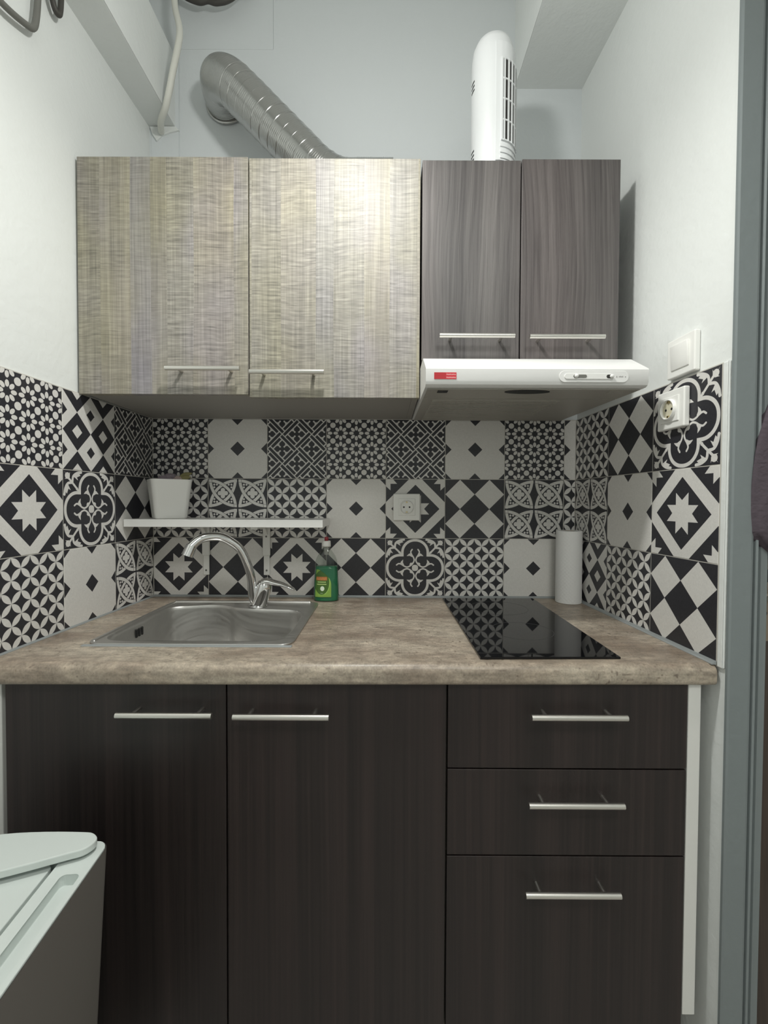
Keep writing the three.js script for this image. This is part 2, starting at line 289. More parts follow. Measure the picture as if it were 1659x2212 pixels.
// one chamfered tile, face at z = 0 facing +z, lower left corner at the origin; u0..u1 is the piece of the print that is left after cutting
const tileCache = new Map();
function tileGeo(w, h, u0 = 0, u1 = 1) {
  const key = [w, h, u0, u1].join(); if (tileCache.has(key)) return tileCache.get(key);
  const c = 0.0009, t = 0.006, X = [0, w], Y = [0, h], xi = [c, w - c], yi = [c, h - c], pos = [], uv = [];
  const U = (p) => [u0 + (u1 - u0) * p[0] / w, p[1] / h];
  const quad = (...q) => { for (const i of [0, 1, 2, 0, 2, 3]) { pos.push(...q[i]); uv.push(...U(q[i])); } };
  quad([xi[0], yi[0], 0], [xi[1], yi[0], 0], [xi[1], yi[1], 0], [xi[0], yi[1], 0]);
  const o = [[0, 0], [w, 0], [w, h], [0, h]], n = [[xi[0], yi[0]], [xi[1], yi[0]], [xi[1], yi[1]], [xi[0], yi[1]]];
  for (let k = 0; k < 4; k++) { const l = (k + 1) % 4; quad([...o[k], -c], [...o[l], -c], [...n[l], 0], [...n[k], 0]); quad([...o[k], -t], [...o[l], -t], [...o[l], -c], [...o[k], -c]); }
  const g = new THREE.BufferGeometry(); g.setAttribute('position', new THREE.Float32BufferAttribute(pos, 3)); g.setAttribute('uv', new THREE.Float32BufferAttribute(uv, 2)); g.computeVertexNormals();
  tileCache.set(key, g); return g;
}
const GAP = 0.0016;

// ---------------------------------------------------------------- the room
const XL = -0.7823, AL = -0.0297, XR = 0.6423, AR = 0.0408, CEIL = 2.95, REAR = 3.1, FAR = 1.75;
const floor = struct('floor', [0, 0, 0], 0, 'plain light grey floor of the small room, lightened to bounce fill upwards', 'floor');
part('slab', rbox(-1.2, FAR + 0.1, -0.1, 0, -0.12, REAR + 0.1, 0.001, 1), M.floor, floor);
const ceiling = struct('ceiling', [0, 0, 0], 0, 'plain white ceiling above the kitchenette', 'ceiling');
part('slab', rbox(-1.2, FAR + 0.1, CEIL, CEIL + 0.1, -0.12, REAR + 0.1, 0.001, 1), M.ceiling, ceiling);

const wallBack = struct('wall_back', [0, 0, 0], 0, 'pale grey back wall with three rows of patterned black and white tiles', 'wall');
part('plaster', metreUV(rbox(-0.93, 0.80, 0, CEIL, -0.11, -0.006, 0.001, 1)), M.wallBack, wallBack);
part('grout', rbox(-0.784, 0.644, 0.895, 1.5015, -0.007, -0.0008, 0.0003, 1), M.grout, wallBack);
// thin boards skimmed onto the wall: their open joints show as fine lines
const boardShape = (pts) => { const g = new THREE.ExtrudeGeometry(new THREE.Shape(pts.map((p) => new THREE.Vector2(...p))), { depth: 0.0022, bevelEnabled: false }); g.translate(0, 0, -0.0062); return metreUV(g); };
part('board', boardShape([[-0.7815, 2.11], [-0.6906, 2.11], [-0.6904, 2.7900], [-0.6895, CEIL], [-0.7815, CEIL]]), M.wallBack, wallBack);
part('board', boardShape([[-0.6874, 2.7186], [-0.3760, 2.7186], [-0.3760, CEIL], [-0.6874, CEIL]]), M.wallBack, wallBack);
part('board', boardShape([[-0.6874, 2.11], [0.424, 2.11], [0.424, CEIL], [-0.3745, CEIL], [-0.3745, 2.7181], [-0.6874, 2.7181]]), M.wallBack, wallBack);
const rowsBack = [
  ['star', 'harlequin', 'star', 'harlequin', 'quatrefoil', 'petal', 'octagon', 'daisy'],
  ['petal', 'celtic', 'petal', 'octagon', 'star', 'harlequin', 'celtic', 'petal'],
  ['daisy', 'octagon', 'woven', 'daisy', 'woven', 'octagon', 'daisy', 'octagon']];
rowsBack.forEach((row, r) => row.forEach((k, c) => {
  const x0 = c === 0 ? XL + 0.001 : -0.5965 + (c - 1) * 0.2 + GAP / 2, x1 = c === 7 ? XR - 0.001 : -0.5965 + c * 0.2 - GAP / 2, w = x1 - x0, f = w / (0.2 - GAP);
  const g = c === 0 ? tileGeo(w, 0.2 - GAP, 1 - f, 1) : c === 7 ? tileGeo(w, 0.2 - GAP, 0, f) : tileGeo(0.2 - GAP, 0.2 - GAP);
  const m = part('tile', g, tileMat[k], wallBack); m.position.set(x0, 0.9 + r * 0.2 + GAP / 2, 0);
}));

const wallLeft = struct('wall_left', [XL, 0, 0], AL, 'white plastered left wall with patterned tiles above the worktop', 'wall');
part('plaster', metreUV(rbox(-0.10, -0.006, 0, CEIL, -0.12, REAR + 0.05, 0.001, 1)), M.wall, wallLeft);
part('grout', rbox(-0.007, -0.0008, 0.895, 1.5015, -0.006, 0.601, 0.0005, 1), M.grout, wallLeft);
const rowsLeft = [['celtic', 'octagon', 'petal'], ['harlequin', 'quatrefoil', 'star'], ['woven', 'nested', 'daisy']];
rowsLeft.forEach((row, r) => row.forEach((k, c) => {
  const m = part('tile', tileGeo(0.2 - GAP, 0.2 - GAP), tileMat[k], wallLeft); m.rotation.y = Math.PI / 2; m.position.set(0, 0.9 + r * 0.2 + GAP / 2, (c + 1) * 0.2 - GAP / 2);
}));

const wallRight = struct('wall_right', [XR, 0, 0], AR, 'white plastered right wall with patterned tiles, a switch and a socket', 'wall');
part('plaster', metreUV(rbox(0.006, 0.062, 0, CEIL, -0.12, 0.6255, 0.003, 2)), M.wall, wallRight);
part('grout', rbox(0.0008, 0.007, 0.895, 1.5015, 0.0, 0.610, 0.0005, 1), M.grout, wallRight);
part('plaster_edge', metreUV(rbox(-0.0005, 0.010, 0.895, 1.502, 0.6095, 0.6250, 0.0035, 2)), M.wall, wallRight);
const rowsRight = [['nested', 'petal', 'harlequin'], ['celtic', 'octagon', 'star'], ['petal', 'harlequin', 'quatrefoil']];
rowsRight.forEach((row, r) => row.forEach((k, c) => {
  const w = c === 2 ? 0.208 : 0.2; const m = part('tile', tileGeo(w - GAP, 0.2 - GAP), tileMat[k], wallRight); m.rotation.y = -Math.PI / 2; m.position.set(0, 0.9 + r * 0.2 + GAP / 2, c * 0.2 + GAP / 2);
}));

// beams under the ceiling
const beamR = struct('ceiling_beam', [0, 0, 0], 0, 'boxed white beam under the ceiling along the right wall', 'beam');
part('casing', metreUV(rbox(0.424, 0.80, 2.595, CEIL, -0.01, 0.62, 0.004, 2)), M.wall, beamR);
const beamL = struct('ceiling_beam_001', [0, 0, 0], 0, 'narrow white beam under the ceiling along the left wall', 'beam');
part('casing', metreUV(rbox(-0.90, -0.702, 2.465, 2.70, -0.01, 1.2, 0.004, 2)), M.wall, beamL);
{ // torn plaster skin where the beam meets the corner
  const o = new THREE.Shape([[-0.782, 2.462], [-0.700, 2.462], [-0.690, 2.452], [-0.716, 2.447], [-0.745, 2.436], [-0.762, 2.420], [-0.775, 2.440]].map((p) => new THREE.Vector2(...p)));
  const g = new THREE.ExtrudeGeometry(o, { depth: 0.006, bevelEnabled: true, bevelThickness: 0.002, bevelSize: 0.002, bevelSegments: 2 }); g.translate(0, 0, -0.006); part('plaster_patch', metreUV(g), M.wall, beamL);
}
// the room behind the camera and the wall with the door
const wallDoor = struct('wall_door', [0, 0, 0], 0, 'white wall around the brown door', 'wall');
part('plaster', metreUV(rbox(0.735, FAR, 2.36, CEIL, 0.50, 0.612, 0.001, 1)), M.wall, wallDoor);
part('plaster', metreUV(rbox(1.60, FAR, 0, 2.36, 0.50, 0.612, 0.001, 1)), M.wall, wallDoor);
const wallRear = struct('wall_rear', [0, 0, 0], 0, 'white wall behind the viewer', 'wall');
part('plaster', metreUV(rbox(-1.2, FAR + 0.1, 0, CEIL, REAR, REAR + 0.1, 0.001, 1)), M.wall, wallRear);
const wallSide = struct('wall_far_right', [0, 0, 0], 0, 'white side wall of the room beyond the door', 'wall');
part('plaster', metreUV(rbox(FAR, FAR + 0.1, 0, CEIL, 0.4, REAR, 0.001, 1)), M.wall, wallSide);

// door and its grey casing
const trim = struct('trim_1', [0, 0, 0], 0, 'blue-grey painted moulded door casing beside the tiled wall', 'door casing');
{
  const prof = (x0, x1) => { // casing section in (x,z): flat board, a groove, a bead, an outer fillet
    const s = new THREE.Shape(); const P = [[x0, 0.6262], [x0, 0.632], [x0 + 0.003, 0.6345], [x0 + 0.038, 0.636], [x0 + 0.0425, 0.6345], [x0 + 0.044, 0.6295], [x0 + 0.0465, 0.6295], [x0 + 0.048, 0.635], [x0 + 0.051, 0.6365], [x0 + 0.0535, 0.634], [x0 + 0.055, 0.629], [x0 + 0.058, 0.629], [x0 + 0.060, 0.6325], [x1 - 0.004, 0.6325], [x1, 0.6285], [x1, 0.55], [x1 - 0.012, 0.55], [x1 - 0.012, 0.6262]];
    P.forEach((p, i) => (i ? s.lineTo(p[0], -p[1]) : s.moveTo(p[0], -p[1]))); return s;
  };
  const jamb = new THREE.ExtrudeGeometry(prof(0.6715, 0.748), { depth: 2.36, bevelEnabled: false }); jamb.rotateX(-Math.PI / 2);
  part('jamb', metreUV(jamb), M.casing, trim);
  part('head', rbox(0.748, 1.60, 2.28, 2.36, 0.55, 0.618, 0.003), M.casing, trim);
  part('jamb', rbox(1.52, 1.60, 0, 2.28, 0.55, 0.618, 0.003), M.casing, trim);
}
const brownDoor = std({ map: darkTex, color: new THREE.Color(0.55, 0.42, 0.33), roughness: 0.5 });
const door = struct('door_1', [0, 0, 0], 0, 'dark brown door with a steel lock beside the grey casing', 'door');
part('leaf', metreUV(rbox(0.752, 1.52, 0.005, 2.28, 0.545, 0.585, 0.003)), brownDoor, door);
const lock = part('lock_plate', rbox(0.768, 0.800, 0.94, 1.11, 0.585, 0.5875, 0.001), std({ color: new THREE.Color(0.30, 0.24, 0.19), metalness: 0.7, roughness: 0.45 }), door, 'worn steel lock plate');
part('keyhole', merge([cyl([0.779, 0.998, 0.5870], [0.779, 0.998, 0.5885], 0.0055), rbox(0.7765, 0.7815, 0.974, 0.998, 0.587, 0.5885, 0.0004, 1)]), M.black, lock);
part('bolt_slot', rbox(0.772, 0.786, 1.062, 1.088, 0.5872, 0.5886, 0.0004, 1), M.black, lock);
part('screw', merge([cyl([0.778, 1.044, 0.5872], [0.778, 1.044, 0.5892], 0.0035), cyl([0.778, 0.955, 0.5872], [0.778, 0.955, 0.5892], 0.0035)]), M.brushed, lock);
part('door_handle', merge([cyl([0.782, 1.03, 0.586], [0.782, 1.03, 0.600], 0.010, 0.008), tube([[0.782, 1.03, 0.600], [0.784, 1.03, 0.612], [0.80, 1.03, 0.618], [0.88, 1.03, 0.618]], 0.007, 30, 10)]), M.brushed, door);

// ---------------------------------------------------------------- the lamp
{
  const [lx, ly, lz] = LAMP;
  const lamp = thing('pendant_lamp', 'bare round bulb hanging on a black cord from the ceiling', 'lamp', [lx, ly, lz]);
  part('cord', cyl([0, 0.115, 0], [0, CEIL - ly - 0.03, 0], 0.003, 0.003, 8), M.cableDark, lamp);
  part('ceiling_rose', lathe([[0.001, CEIL - ly], [0.045, CEIL - ly], [0.045, CEIL - ly - 0.012], [0.02, CEIL - ly - 0.03], [0.001, CEIL - ly - 0.032]], 24), M.whiteMatte, lamp);
  part('socket', lathe([[0.001, 0.12], [0.012, 0.118], [0.018, 0.105], [0.018, 0.058], [0.001, 0.056]], 24), M.cableDark, lamp);
  const bulb = part('bulb', lathe([[0.001, -0.045], [0.016, -0.042], [0.032, -0.032], [0.043, -0.012], [0.045, 0.004], [0.040, 0.024], [0.028, 0.042], [0.017, 0.056], [0.001, 0.058]], 32), std({ color: 0xffffff, emissive: LAMP_COLOR, emissiveIntensity: 6, roughness: 0.4 }), lamp, 'glowing white bulb'); bulb.castShadow = false;
  // base-up LED bulb: an opaque collar keeps most of the light in the lower half-space, a little leaves sideways and upwards
  part('bulb_collar', lathe([[0.0185, 0.058], [0.030, 0.041], [0.0418, 0.0235], [0.0432, 0.0235], [0.0312, 0.0425], [0.0195, 0.060]], 32), M.whiteMatte, lamp);
  const L = new THREE.PointLight(LAMP_COLOR, LAMP_UP, 0, 2); L.castShadow = true; L.shadow.radius = 2.2; lamp.add(L);
  const D = new THREE.SpotLight(LAMP_COLOR, LAMP_DOWN, 0, 1.48, 1, 2); D.castShadow = true; D.shadow.radius = 2.2; D.position.set(0, -0.048, 0); D.target.position.set(0, -1, 0); lamp.add(D); lamp.add(D.target);
}

{ // added fill lamp behind the viewer, softly lifting the tiles under the cabinets
  const cl = thing('added_fill_lamp', 'round white ceiling lamp added behind the viewer as fill light', 'lamp', [0.45, CEIL, 2.2]);
  part('base', lathe([[0.001, 0], [0.31, 0], [0.31, -0.02], [0.001, -0.02]], 48), M.whiteMatte, cl);
  part('diffuser', lathe([[0.001, -0.060], [0.12, -0.057], [0.22, -0.047], [0.285, -0.031], [0.300, -0.02]], 48), std({ color: 0xffffff, emissive: LAMP_COLOR, emissiveIntensity: 2, roughness: 0.5 }), cl, 'glowing opal diffuser of the added fill lamp').castShadow = false;
  const D = new THREE.SpotLight(LAMP_COLOR, FILL_LAMP, 0, 1.5, 1, 2); D.castShadow = true; D.shadow.radius = 15; D.position.set(0, -0.066, 0); D.target.position.set(0, -1, 0); cl.add(D); cl.add(D.target);
}
// ---------------------------------------------------------------- worktop, sink, hob
const top = thing('worktop', 'beige-brown stone-look laminate worktop with a rounded front edge', 'worktop');
{
  const zf = (x) => 0.589 - 0.016 * (x + 0.8) / 1.47; // the front runs slightly out of square
  const xl = (z) => XL + Math.tan(AL) * z + 0.0015, xr = (z) => XR + Math.tan(AR) * z - 0.0015;
  const s = new THREE.Shape([[xl(0.001), 0.001], [xr(0.001), 0.001], [xr(0.57), zf(0.66)], [xl(0.59), zf(-0.8)]].map((p) => new THREE.Vector2(p[0], -p[1])));
  const hole = new THREE.Path(rrect(-0.4385, 0.305, 0.222, 0.198, 0.03).map((p) => new THREE.Vector2(p[0], -p[1]))); s.holes.push(hole);
  const g = new THREE.ExtrudeGeometry(s, { depth: 0.04, bevelEnabled: false }); g.rotateX(-Math.PI / 2); g.translate(0, 0.86, 0);
  part('slab', metreUV(g, 0.82, 0.02), M.stone, top);
  // post-formed nose swept from wall to wall
  const sec = []; for (let k = 0; k <= 10; k++) { const a = Math.PI / 2 * (1 - k / 10); sec.push([0.023 + 0.018 * Math.cos(a), 0.882 + 0.018 * Math.sin(a)]); } for (let k = 0; k <= 6; k++) { const a = -Math.PI / 2 * k / 6; sec.push([0.031 + 0.010 * Math.cos(a), 0.867 + 0.010 * Math.sin(a)]); } sec.unshift([0, 0.9]); sec.push([0, 0.857]);
  const pos = [], uv = [], idx = [], N = 24; let arc = [0]; for (let i = 1; i < sec.length; i++) arc.push(arc[i - 1] + Math.hypot(sec[i][0] - sec[i - 1][0], sec[i][1] - sec[i - 1][1]));
  for (let j = 0; j <= N; j++) { const x = xl(0.6) + (xr(0.6) - xl(0.6)) * j / N, z = zf(x); sec.forEach((p, i) => { pos.push(x, p[1], z + p[0]); uv.push(x + 0.82, z + 0.02 + arc[i]); }); }
  for (let j = 0; j < N; j++) for (let i = 0; i < sec.length - 1; i++) { const a = j * sec.length + i, b = a + sec.length; idx.push(a, a + 1, b + 1, a, b + 1, b); }
  for (const j of [0, N]) { const o = pos.length / 3, x = pos[j * sec.length * 3], z = zf(x); pos.push(x, 0.88, z); uv.push(z, 0.88); sec.forEach((p) => { pos.push(x, p[1], z + p[0]); uv.push(z + p[0], p[1]); }); for (let i = 1; i < sec.length; i++) j ? idx.push(o, o + i + 1, o + i) : idx.push(o, o + i, o + i + 1); }
  const n = new THREE.BufferGeometry(); n.setAttribute('position', new THREE.Float32BufferAttribute(pos, 3)); n.setAttribute('uv', new THREE.Float32BufferAttribute(uv, 2)); n.setIndex(idx); n.computeVertexNormals();
  part('front_edge', n, M.stone, top);
  // grey sealing strips in the corners between worktop and tiles
  const bead = (w) => [[0, 0.8995], [w, 0.8995], [w, 0.9010], [w * 0.55, 0.9028], [w * 0.25, 0.9005 + w * 0.6], [0, 0.9005 + w * 0.6]].map((p) => [p[0] + 0.0004, p[1]]);
  part('sealing_strip', profileAlongX(bead(0.009), XL + 0.004, XR - 0.004), M.strip, top, 'grey sealing strip along the back wall');
  const side = (sgn, X0, A, len) => { const g2 = profileAlongX(bead(sgn > 0 ? 0.0055 : 0.010), 0, len); g2.rotateY(sgn * Math.PI / 2); if (sgn > 0) g2.translate(0, 0, len); g2.rotateY(A); g2.translate(X0, 0, 0); return g2; };
  part('sealing_strip', side(1, XL, AL, 0.60), M.strip, top, 'grey sealing strip along the left wall');
  part('sealing_strip', side(-1, XR, AR, 0.61), M.strip, top, 'grey sealing strip along the right wall');
}
{
  const sink = thing('kitchen_sink', 'stainless steel inset sink with a single bowl and an overflow', 'sink');
  // bowl outline: set back on the left, stepped forward on the right to leave room for the tap
  const ctrl = [[-0.650, 0.30], [-0.650, 0.215], [-0.635, 0.170], [-0.590, 0.148], [-0.520, 0.1395], [-0.475, 0.150], [-0.440, 0.172], [-0.385, 0.190], [-0.310, 0.196], [-0.262, 0.204], [-0.235, 0.232], [-0.229, 0.30], [-0.229, 0.42], [-0.240, 0.472], [-0.275, 0.488], [-0.36, 0.490], [-0.52, 0.490], [-0.605, 0.488], [-0.640, 0.472], [-0.650, 0.42]];
  const oc = new THREE.CatmullRomCurve3(ctrl.map((p) => new THREE.Vector3(p[0], 0, p[1])), true, 'centripetal').getSpacedPoints(140).slice(0, 140).map((p) => [p.x, p.z]);
  const cx = -0.44, cz = 0.325; const inset = (k, y) => oc.map((p) => [cx + (p[0] - cx) * k, y, cz + (p[1] - cz) * k]);
  const bowl = [inset(1.012, 0.9045), inset(1.0, 0.9040), inset(0.988, 0.901), inset(0.982, 0.894), inset(0.975, 0.86), inset(0.958, 0.79), inset(0.94, 0.755), inset(0.90, 0.740), inset(0.82, 0.735), inset(0.25, 0.731)];
  const bg = rings(bowl, true, false); { const p = bg.attributes.position, u = bg.attributes.uv; for (let i = 0; i < p.count; i++) u.setXY(i, p.getX(i), p.getY(i) + p.getZ(i)); }
  const steel2 = M.steel.clone(); steel2.side = THREE.DoubleSide;
  const bm = part('bowl', bg, steel2, sink);
  const s = new THREE.Shape(rrect(-0.4385, 0.303, 0.233, 0.208, 0.03).map((p) => new THREE.Vector2(p[0], -p[1])));
  s.holes.push(new THREE.Path(oc.map((p) => new THREE.Vector2(cx + (p[0] - cx) * 1.012, -(cz + (p[1] - cz) * 1.012)))));
  const rim = new THREE.ExtrudeGeometry(s, { depth: 0.0012, bevelEnabled: true, bevelThickness: 0.0012, bevelSize: 0.0018, bevelSegments: 2, bevelOffset: -0.0018 }); rim.rotateX(-Math.PI / 2); rim.translate(0, 0.9018, 0);
  part('rim', metreUV(rim), M.steel, sink);
  // raised bead around the tap ledge and the rear rim
  part('rear_bead', tube([[-0.655, 0.9035, 0.105], [-0.55, 0.9035, 0.103], [-0.40, 0.9035, 0.103], [-0.235, 0.9035, 0.105]], 0.0060, 40, 8), M.steel, sink);
  part('rear_bead', tube([[-0.658, 0.9035, 0.11], [-0.661, 0.9035, 0.3], [-0.658, 0.9035, 0.495]], 0.0035, 40, 8), M.steel, sink);
  for (let k = 0; k < 3; k++) part('overflow_slot', rbox(-0.6485, -0.6425, 0.866, 0.888, 0.318 + k * 0.013, 0.325 + k * 0.013, 0.002), M.black, bm, 'dark overflow slot');
  part('drain', lathe([[0.001, 0.7335], [0.02, 0.7335], [0.034, 0.736], [0.040, 0.736], [0.041, 0.733]], 32).translate(-0.44, 0, 0.325), M.chrome, sink);
  // silicone smear along the front rim
  part('sealant', rbox(-0.672, -0.205, 0.8985, 0.9022, 0.509, 0.521, 0.0016), M.strip, sink, 'grey sealant line along the sink front');
}
{
  const tap = thing('mixer_tap', 'chrome kitchen mixer tap with a high curved spout and side lever', 'tap', [-0.383, 0.9045, 0.160]);
  const B = [-0.383, 0.9045, 0.160], rel = (p) => [p[0] - B[0], p[1] - B[1], p[2] - B[2]];
  part('base', lathe([[0.001, 0], [0.0275, 0], [0.0275, 0.004], [0.024, 0.008], [0.001, 0.008]], 36), M.chrome, tap);
  const body = lathe([[0.0240, 0.006], [0.0240, 0.030], [0.0235, 0.050], [0.0230, 0.066], [0.020, 0.076], [0.012, 0.081], [0.001, 0.082]], 36); body.rotateZ(-0.30); part('body', body, M.chrome, tap);
  part('spout', tube([[-0.385, 0.915, 0.166], [-0.396, 0.938, 0.169], [-0.3996, 1.006, 0.178], [-0.4215, 1.077, 0.195], [-0.4505, 1.108, 0.211], [-0.4794, 1.121, 0.225], [-0.515, 1.1175, 0.250], [-0.5375, 1.096, 0.270]].map(rel), 0.0125, 90, 20), M.chrome, tap);
  const tip = rel([-0.5355, 1.099, 0.268]), tip2 = rel([-0.5450, 1.071, 0.276]);
  part('aerator', cyl(tip, tip2, 0.0145, 0.0160, 24), M.chrome, tap);
  // lever: a flattened tongue rising off the cap and reaching to the right
  const lv = []; const path = new THREE.CatmullRomCurve3([[0.012, 0.070, 0.0], [0.030, 0.078, 0.004], [0.055, 0.074, 0.010], [0.085, 0.069, 0.018], [0.116, 0.058, 0.026]].map((p) => new THREE.Vector3(...p)));
  for (let k = 0; k <= 16; k++) { const t = k / 16, p = path.getPoint(t), w = 0.020 - 0.007 * t - (t > 0.9 ? (t - 0.9) * 0.06 : 0), h = 0.0145 - 0.0105 * Math.pow(t, 0.7); lv.push(Array.from({ length: 18 }, (_, i) => { const a = i / 18 * Math.PI * 2; return [p.x, p.y + h * Math.sin(a), p.z + w * Math.cos(a)]; })); }
  part('lever', rings(lv, true, true), M.chrome, tap);
}
{
  const hob = thing('ceramic_hob', 'black glass two-zone hob set into the worktop', 'hob');
  const s = new THREE.Shape(); [[0.1935, 0.034], [0.4935, 0.030], [0.4885, 0.584], [0.1975, 0.590]].forEach((p, i) => (i ? s.lineTo(p[0], -p[1]) : s.moveTo(p[0], -p[1])));
  const g = new THREE.ExtrudeGeometry(s, { depth: 0.003, bevelEnabled: true, bevelThickness: 0.001, bevelSize: 0.0012, bevelSegments: 2, bevelOffset: -0.0012 }); g.rotateX(-Math.PI / 2); g.translate(0, 0.9012, 0);
  part('glass', g, M.glassBlack, hob);
  const zone = std({ color: new THREE.Color(0.05, 0.05, 0.052), roughness: 0.35 });
  for (const [x, z, r] of [[0.345, 0.165, 0.085], [0.342, 0.400, 0.075]]) { const t = new THREE.RingGeometry(r - 0.0012, r, 64); t.rotateX(-Math.PI / 2); t.translate(x, 0.90535, z); part('cooking_zone_ring', t, zone, hob, 'thin printed cooking zone ring'); }
}

// ---------------------------------------------------------------- handles
function handleGeo(x0, x1, y, zDoor, zBar, r = 0.006, inset = 0.03) {
  return merge([cyl([x0, y, zBar], [x1, y, zBar], r, r, 20), cyl([x0 + inset, y, zDoor - 0.001], [x0 + inset, y, zBar], 0.0042, 0.0042, 14), cyl([x1 - inset, y, zDoor - 0.001], [x1 - inset, y, zBar], 0.0042, 0.0042, 14)]);
}
// ---------------------------------------------------------------- base units
{
  const zd = 0.604, zc = 0.585;
  const unit = thing('base_cabinet', 'dark brown two-door base cabinet under the sink', 'cabinet');
  part('body', metreUV(merge([rbox(-0.780, -0.764, 0.10, 0.857, 0.02, zc), rbox(0.110, 0.127, 0.10, 0.857, 0.02, zc), rbox(-0.764, 0.110, 0.10, 0.118, 0.02, zc), rbox(-0.764, 0.110, 0.80, 0.857, 0.565, zc)])), M.carcass, unit);
  part('plinth', metreUV(rbox(-0.780, 0.127, 0.0, 0.10, 0.53, 0.548)), M.darkenedWood, unit);
  const d1 = part('door', metreUV(rbox(-0.7675, -0.3200, 0.13, 0.8555, zc + 0.001, zd, 0.0012), 0.78, 0), M.darkenedWood, unit, 'left dark wood door');
  part('handle', handleGeo(-0.5249, -0.3370, 0.802, zd, 0.634), M.brushed, d1, 'brushed steel bar handle');
  const d2 = part('door', metreUV(rbox(-0.3170, 0.1265, 0.13, 0.8555, zc + 0.001, zd, 0.0012), 0.80, 0), M.darkenedWood, unit, 'right dark wood door');
  part('handle', handleGeo(-0.2959, -0.1079, 0.7995, zd, 0.633), M.brushed, d2, 'brushed steel bar handle');
  const dr = thing('drawer_cabinet', 'dark brown base cabinet with three drawers under the hob', 'cabinet');
  part('body', metreUV(merge([rbox(0.1295, 0.146, 0.10, 0.857, 0.02, zc), rbox(0.598, 0.614, 0.10, 0.857, 0.02, zc), rbox(0.146, 0.598, 0.10, 0.118, 0.02, zc), rbox(0.146, 0.598, 0.80, 0.857, 0.565, zc)])), M.carcass, dr);
  part('plinth', metreUV(rbox(0.1295, 0.614, 0.0, 0.10, 0.53, 0.548)), M.darkenedWood, dr);
  for (const [y0, y1, hx0, hx1, hy, u] of [[0.6835, 0.8555, 0.2901, 0.4780, 0.801, 0.84], [0.5040, 0.6805, 0.2868, 0.4748, 0.6256, 0.87], [0.13, 0.5010, 0.2825, 0.4705, 0.4458, 0.85]]) {
    const d = part('drawer', metreUV(rbox(0.1300, 0.6140, y0, y1, zc + 0.001, zd, 0.0012), u, 0.05), M.darkenedWood, dr); part('handle', handleGeo(hx0, hx1, hy, zd, 0.632), M.brushed, d, 'brushed steel bar handle');
  }
  const fil = thing('end_panel', 'narrow white filler panel between the drawers and the right wall', 'panel');
  part('panel', metreUV(rbox(0.6165, 0.6425, 0.17, 0.856, 0.40, 0.603, 0.002)), M.whiteMatte, fil);
  const fl = thing('end_panel', 'narrow pale filler strip at the left end of the base cabinets', 'panel');
  part('panel', metreUV(rbox(-0.799, -0.782, 0.0, 0.856, 0.40, 0.596, 0.002)), M.whiteMatte, fl);
}
// ---------------------------------------------------------------- wall units
{
  const zf = 0.343, zc = 0.324;
  const pale = thing('wall_cabinet', 'pale grey-beige sawn-oak wall cabinet with two doors', 'cabinet');
  part('body', metreUV(merge([rbox(-0.779, -0.763, 1.500, 2.098, 0.004, zc), rbox(0.071, 0.088, 1.500, 2.098, 0.004, zc), rbox(-0.763, 0.071, 1.500, 1.516, 0.004, zc), rbox(-0.763, 0.071, 2.082, 2.098, 0.004, zc), rbox(-0.763, 0.071, 1.516, 2.082, 0.004, 0.010)])), M.carcassGrey, pale);
  const a = part('door', metreUV(rbox(-0.7915, -0.3535, 1.4985, 2.102, zc + 0.001, zf, 0.0012), 0.7915, -1.495), M.paleWood, pale, 'left pale sawn-oak door');
  part('handle', handleGeo(-0.5546, -0.3666, 1.5575, zf, 0.371), M.brushed, a, 'brushed steel bar handle');
  const b = part('door', metreUV(rbox(-0.3505, 0.0880, 1.4915, 2.099, zc + 0.001, zf, 0.0012), 0.7915, -1.488), M.paleWood, pale, 'right pale sawn-oak door');
  part('handle', handleGeo(-0.3424, -0.1544, 1.5498, zf, 0.370), M.brushed, b, 'brushed steel bar handle');
  const dk = thing('wall_cabinet', 'dark brown wall cabinet with two narrow doors above the hood', 'cabinet');
  part('body', metreUV(merge([rbox(0.0925, 0.108, 1.588, 2.095, 0.004, zc), rbox(0.582, 0.598, 1.588, 2.095, 0.004, zc), rbox(0.108, 0.582, 1.588, 1.604, 0.004, zc), rbox(0.108, 0.582, 2.079, 2.095, 0.004, zc), rbox(0.108, 0.582, 1.604, 2.079, 0.004, 0.010)])), M.darkWood, dk);
  const c = part('door', metreUV(rbox(0.0930, 0.3440, 1.588, 2.0955, zc + 0.001, zf, 0.0012), 0.05, -1.55), M.darkWood, dk, 'left dark wood door');
  part('handle', handleGeo(0.1353, 0.3233, 1.6395, zf, 0.376), M.brushed, c, 'brushed steel bar handle');
  const d = part('door', metreUV(rbox(0.3470, 0.5985, 1.588, 2.099, zc + 0.001, zf, 0.0012), 0.12, -1.55), M.darkWood, dk, 'right dark wood door');
  part('handle', handleGeo(0.3604, 0.5484, 1.638, zf, 0.376), M.brushed, d, 'brushed steel bar handle');
}
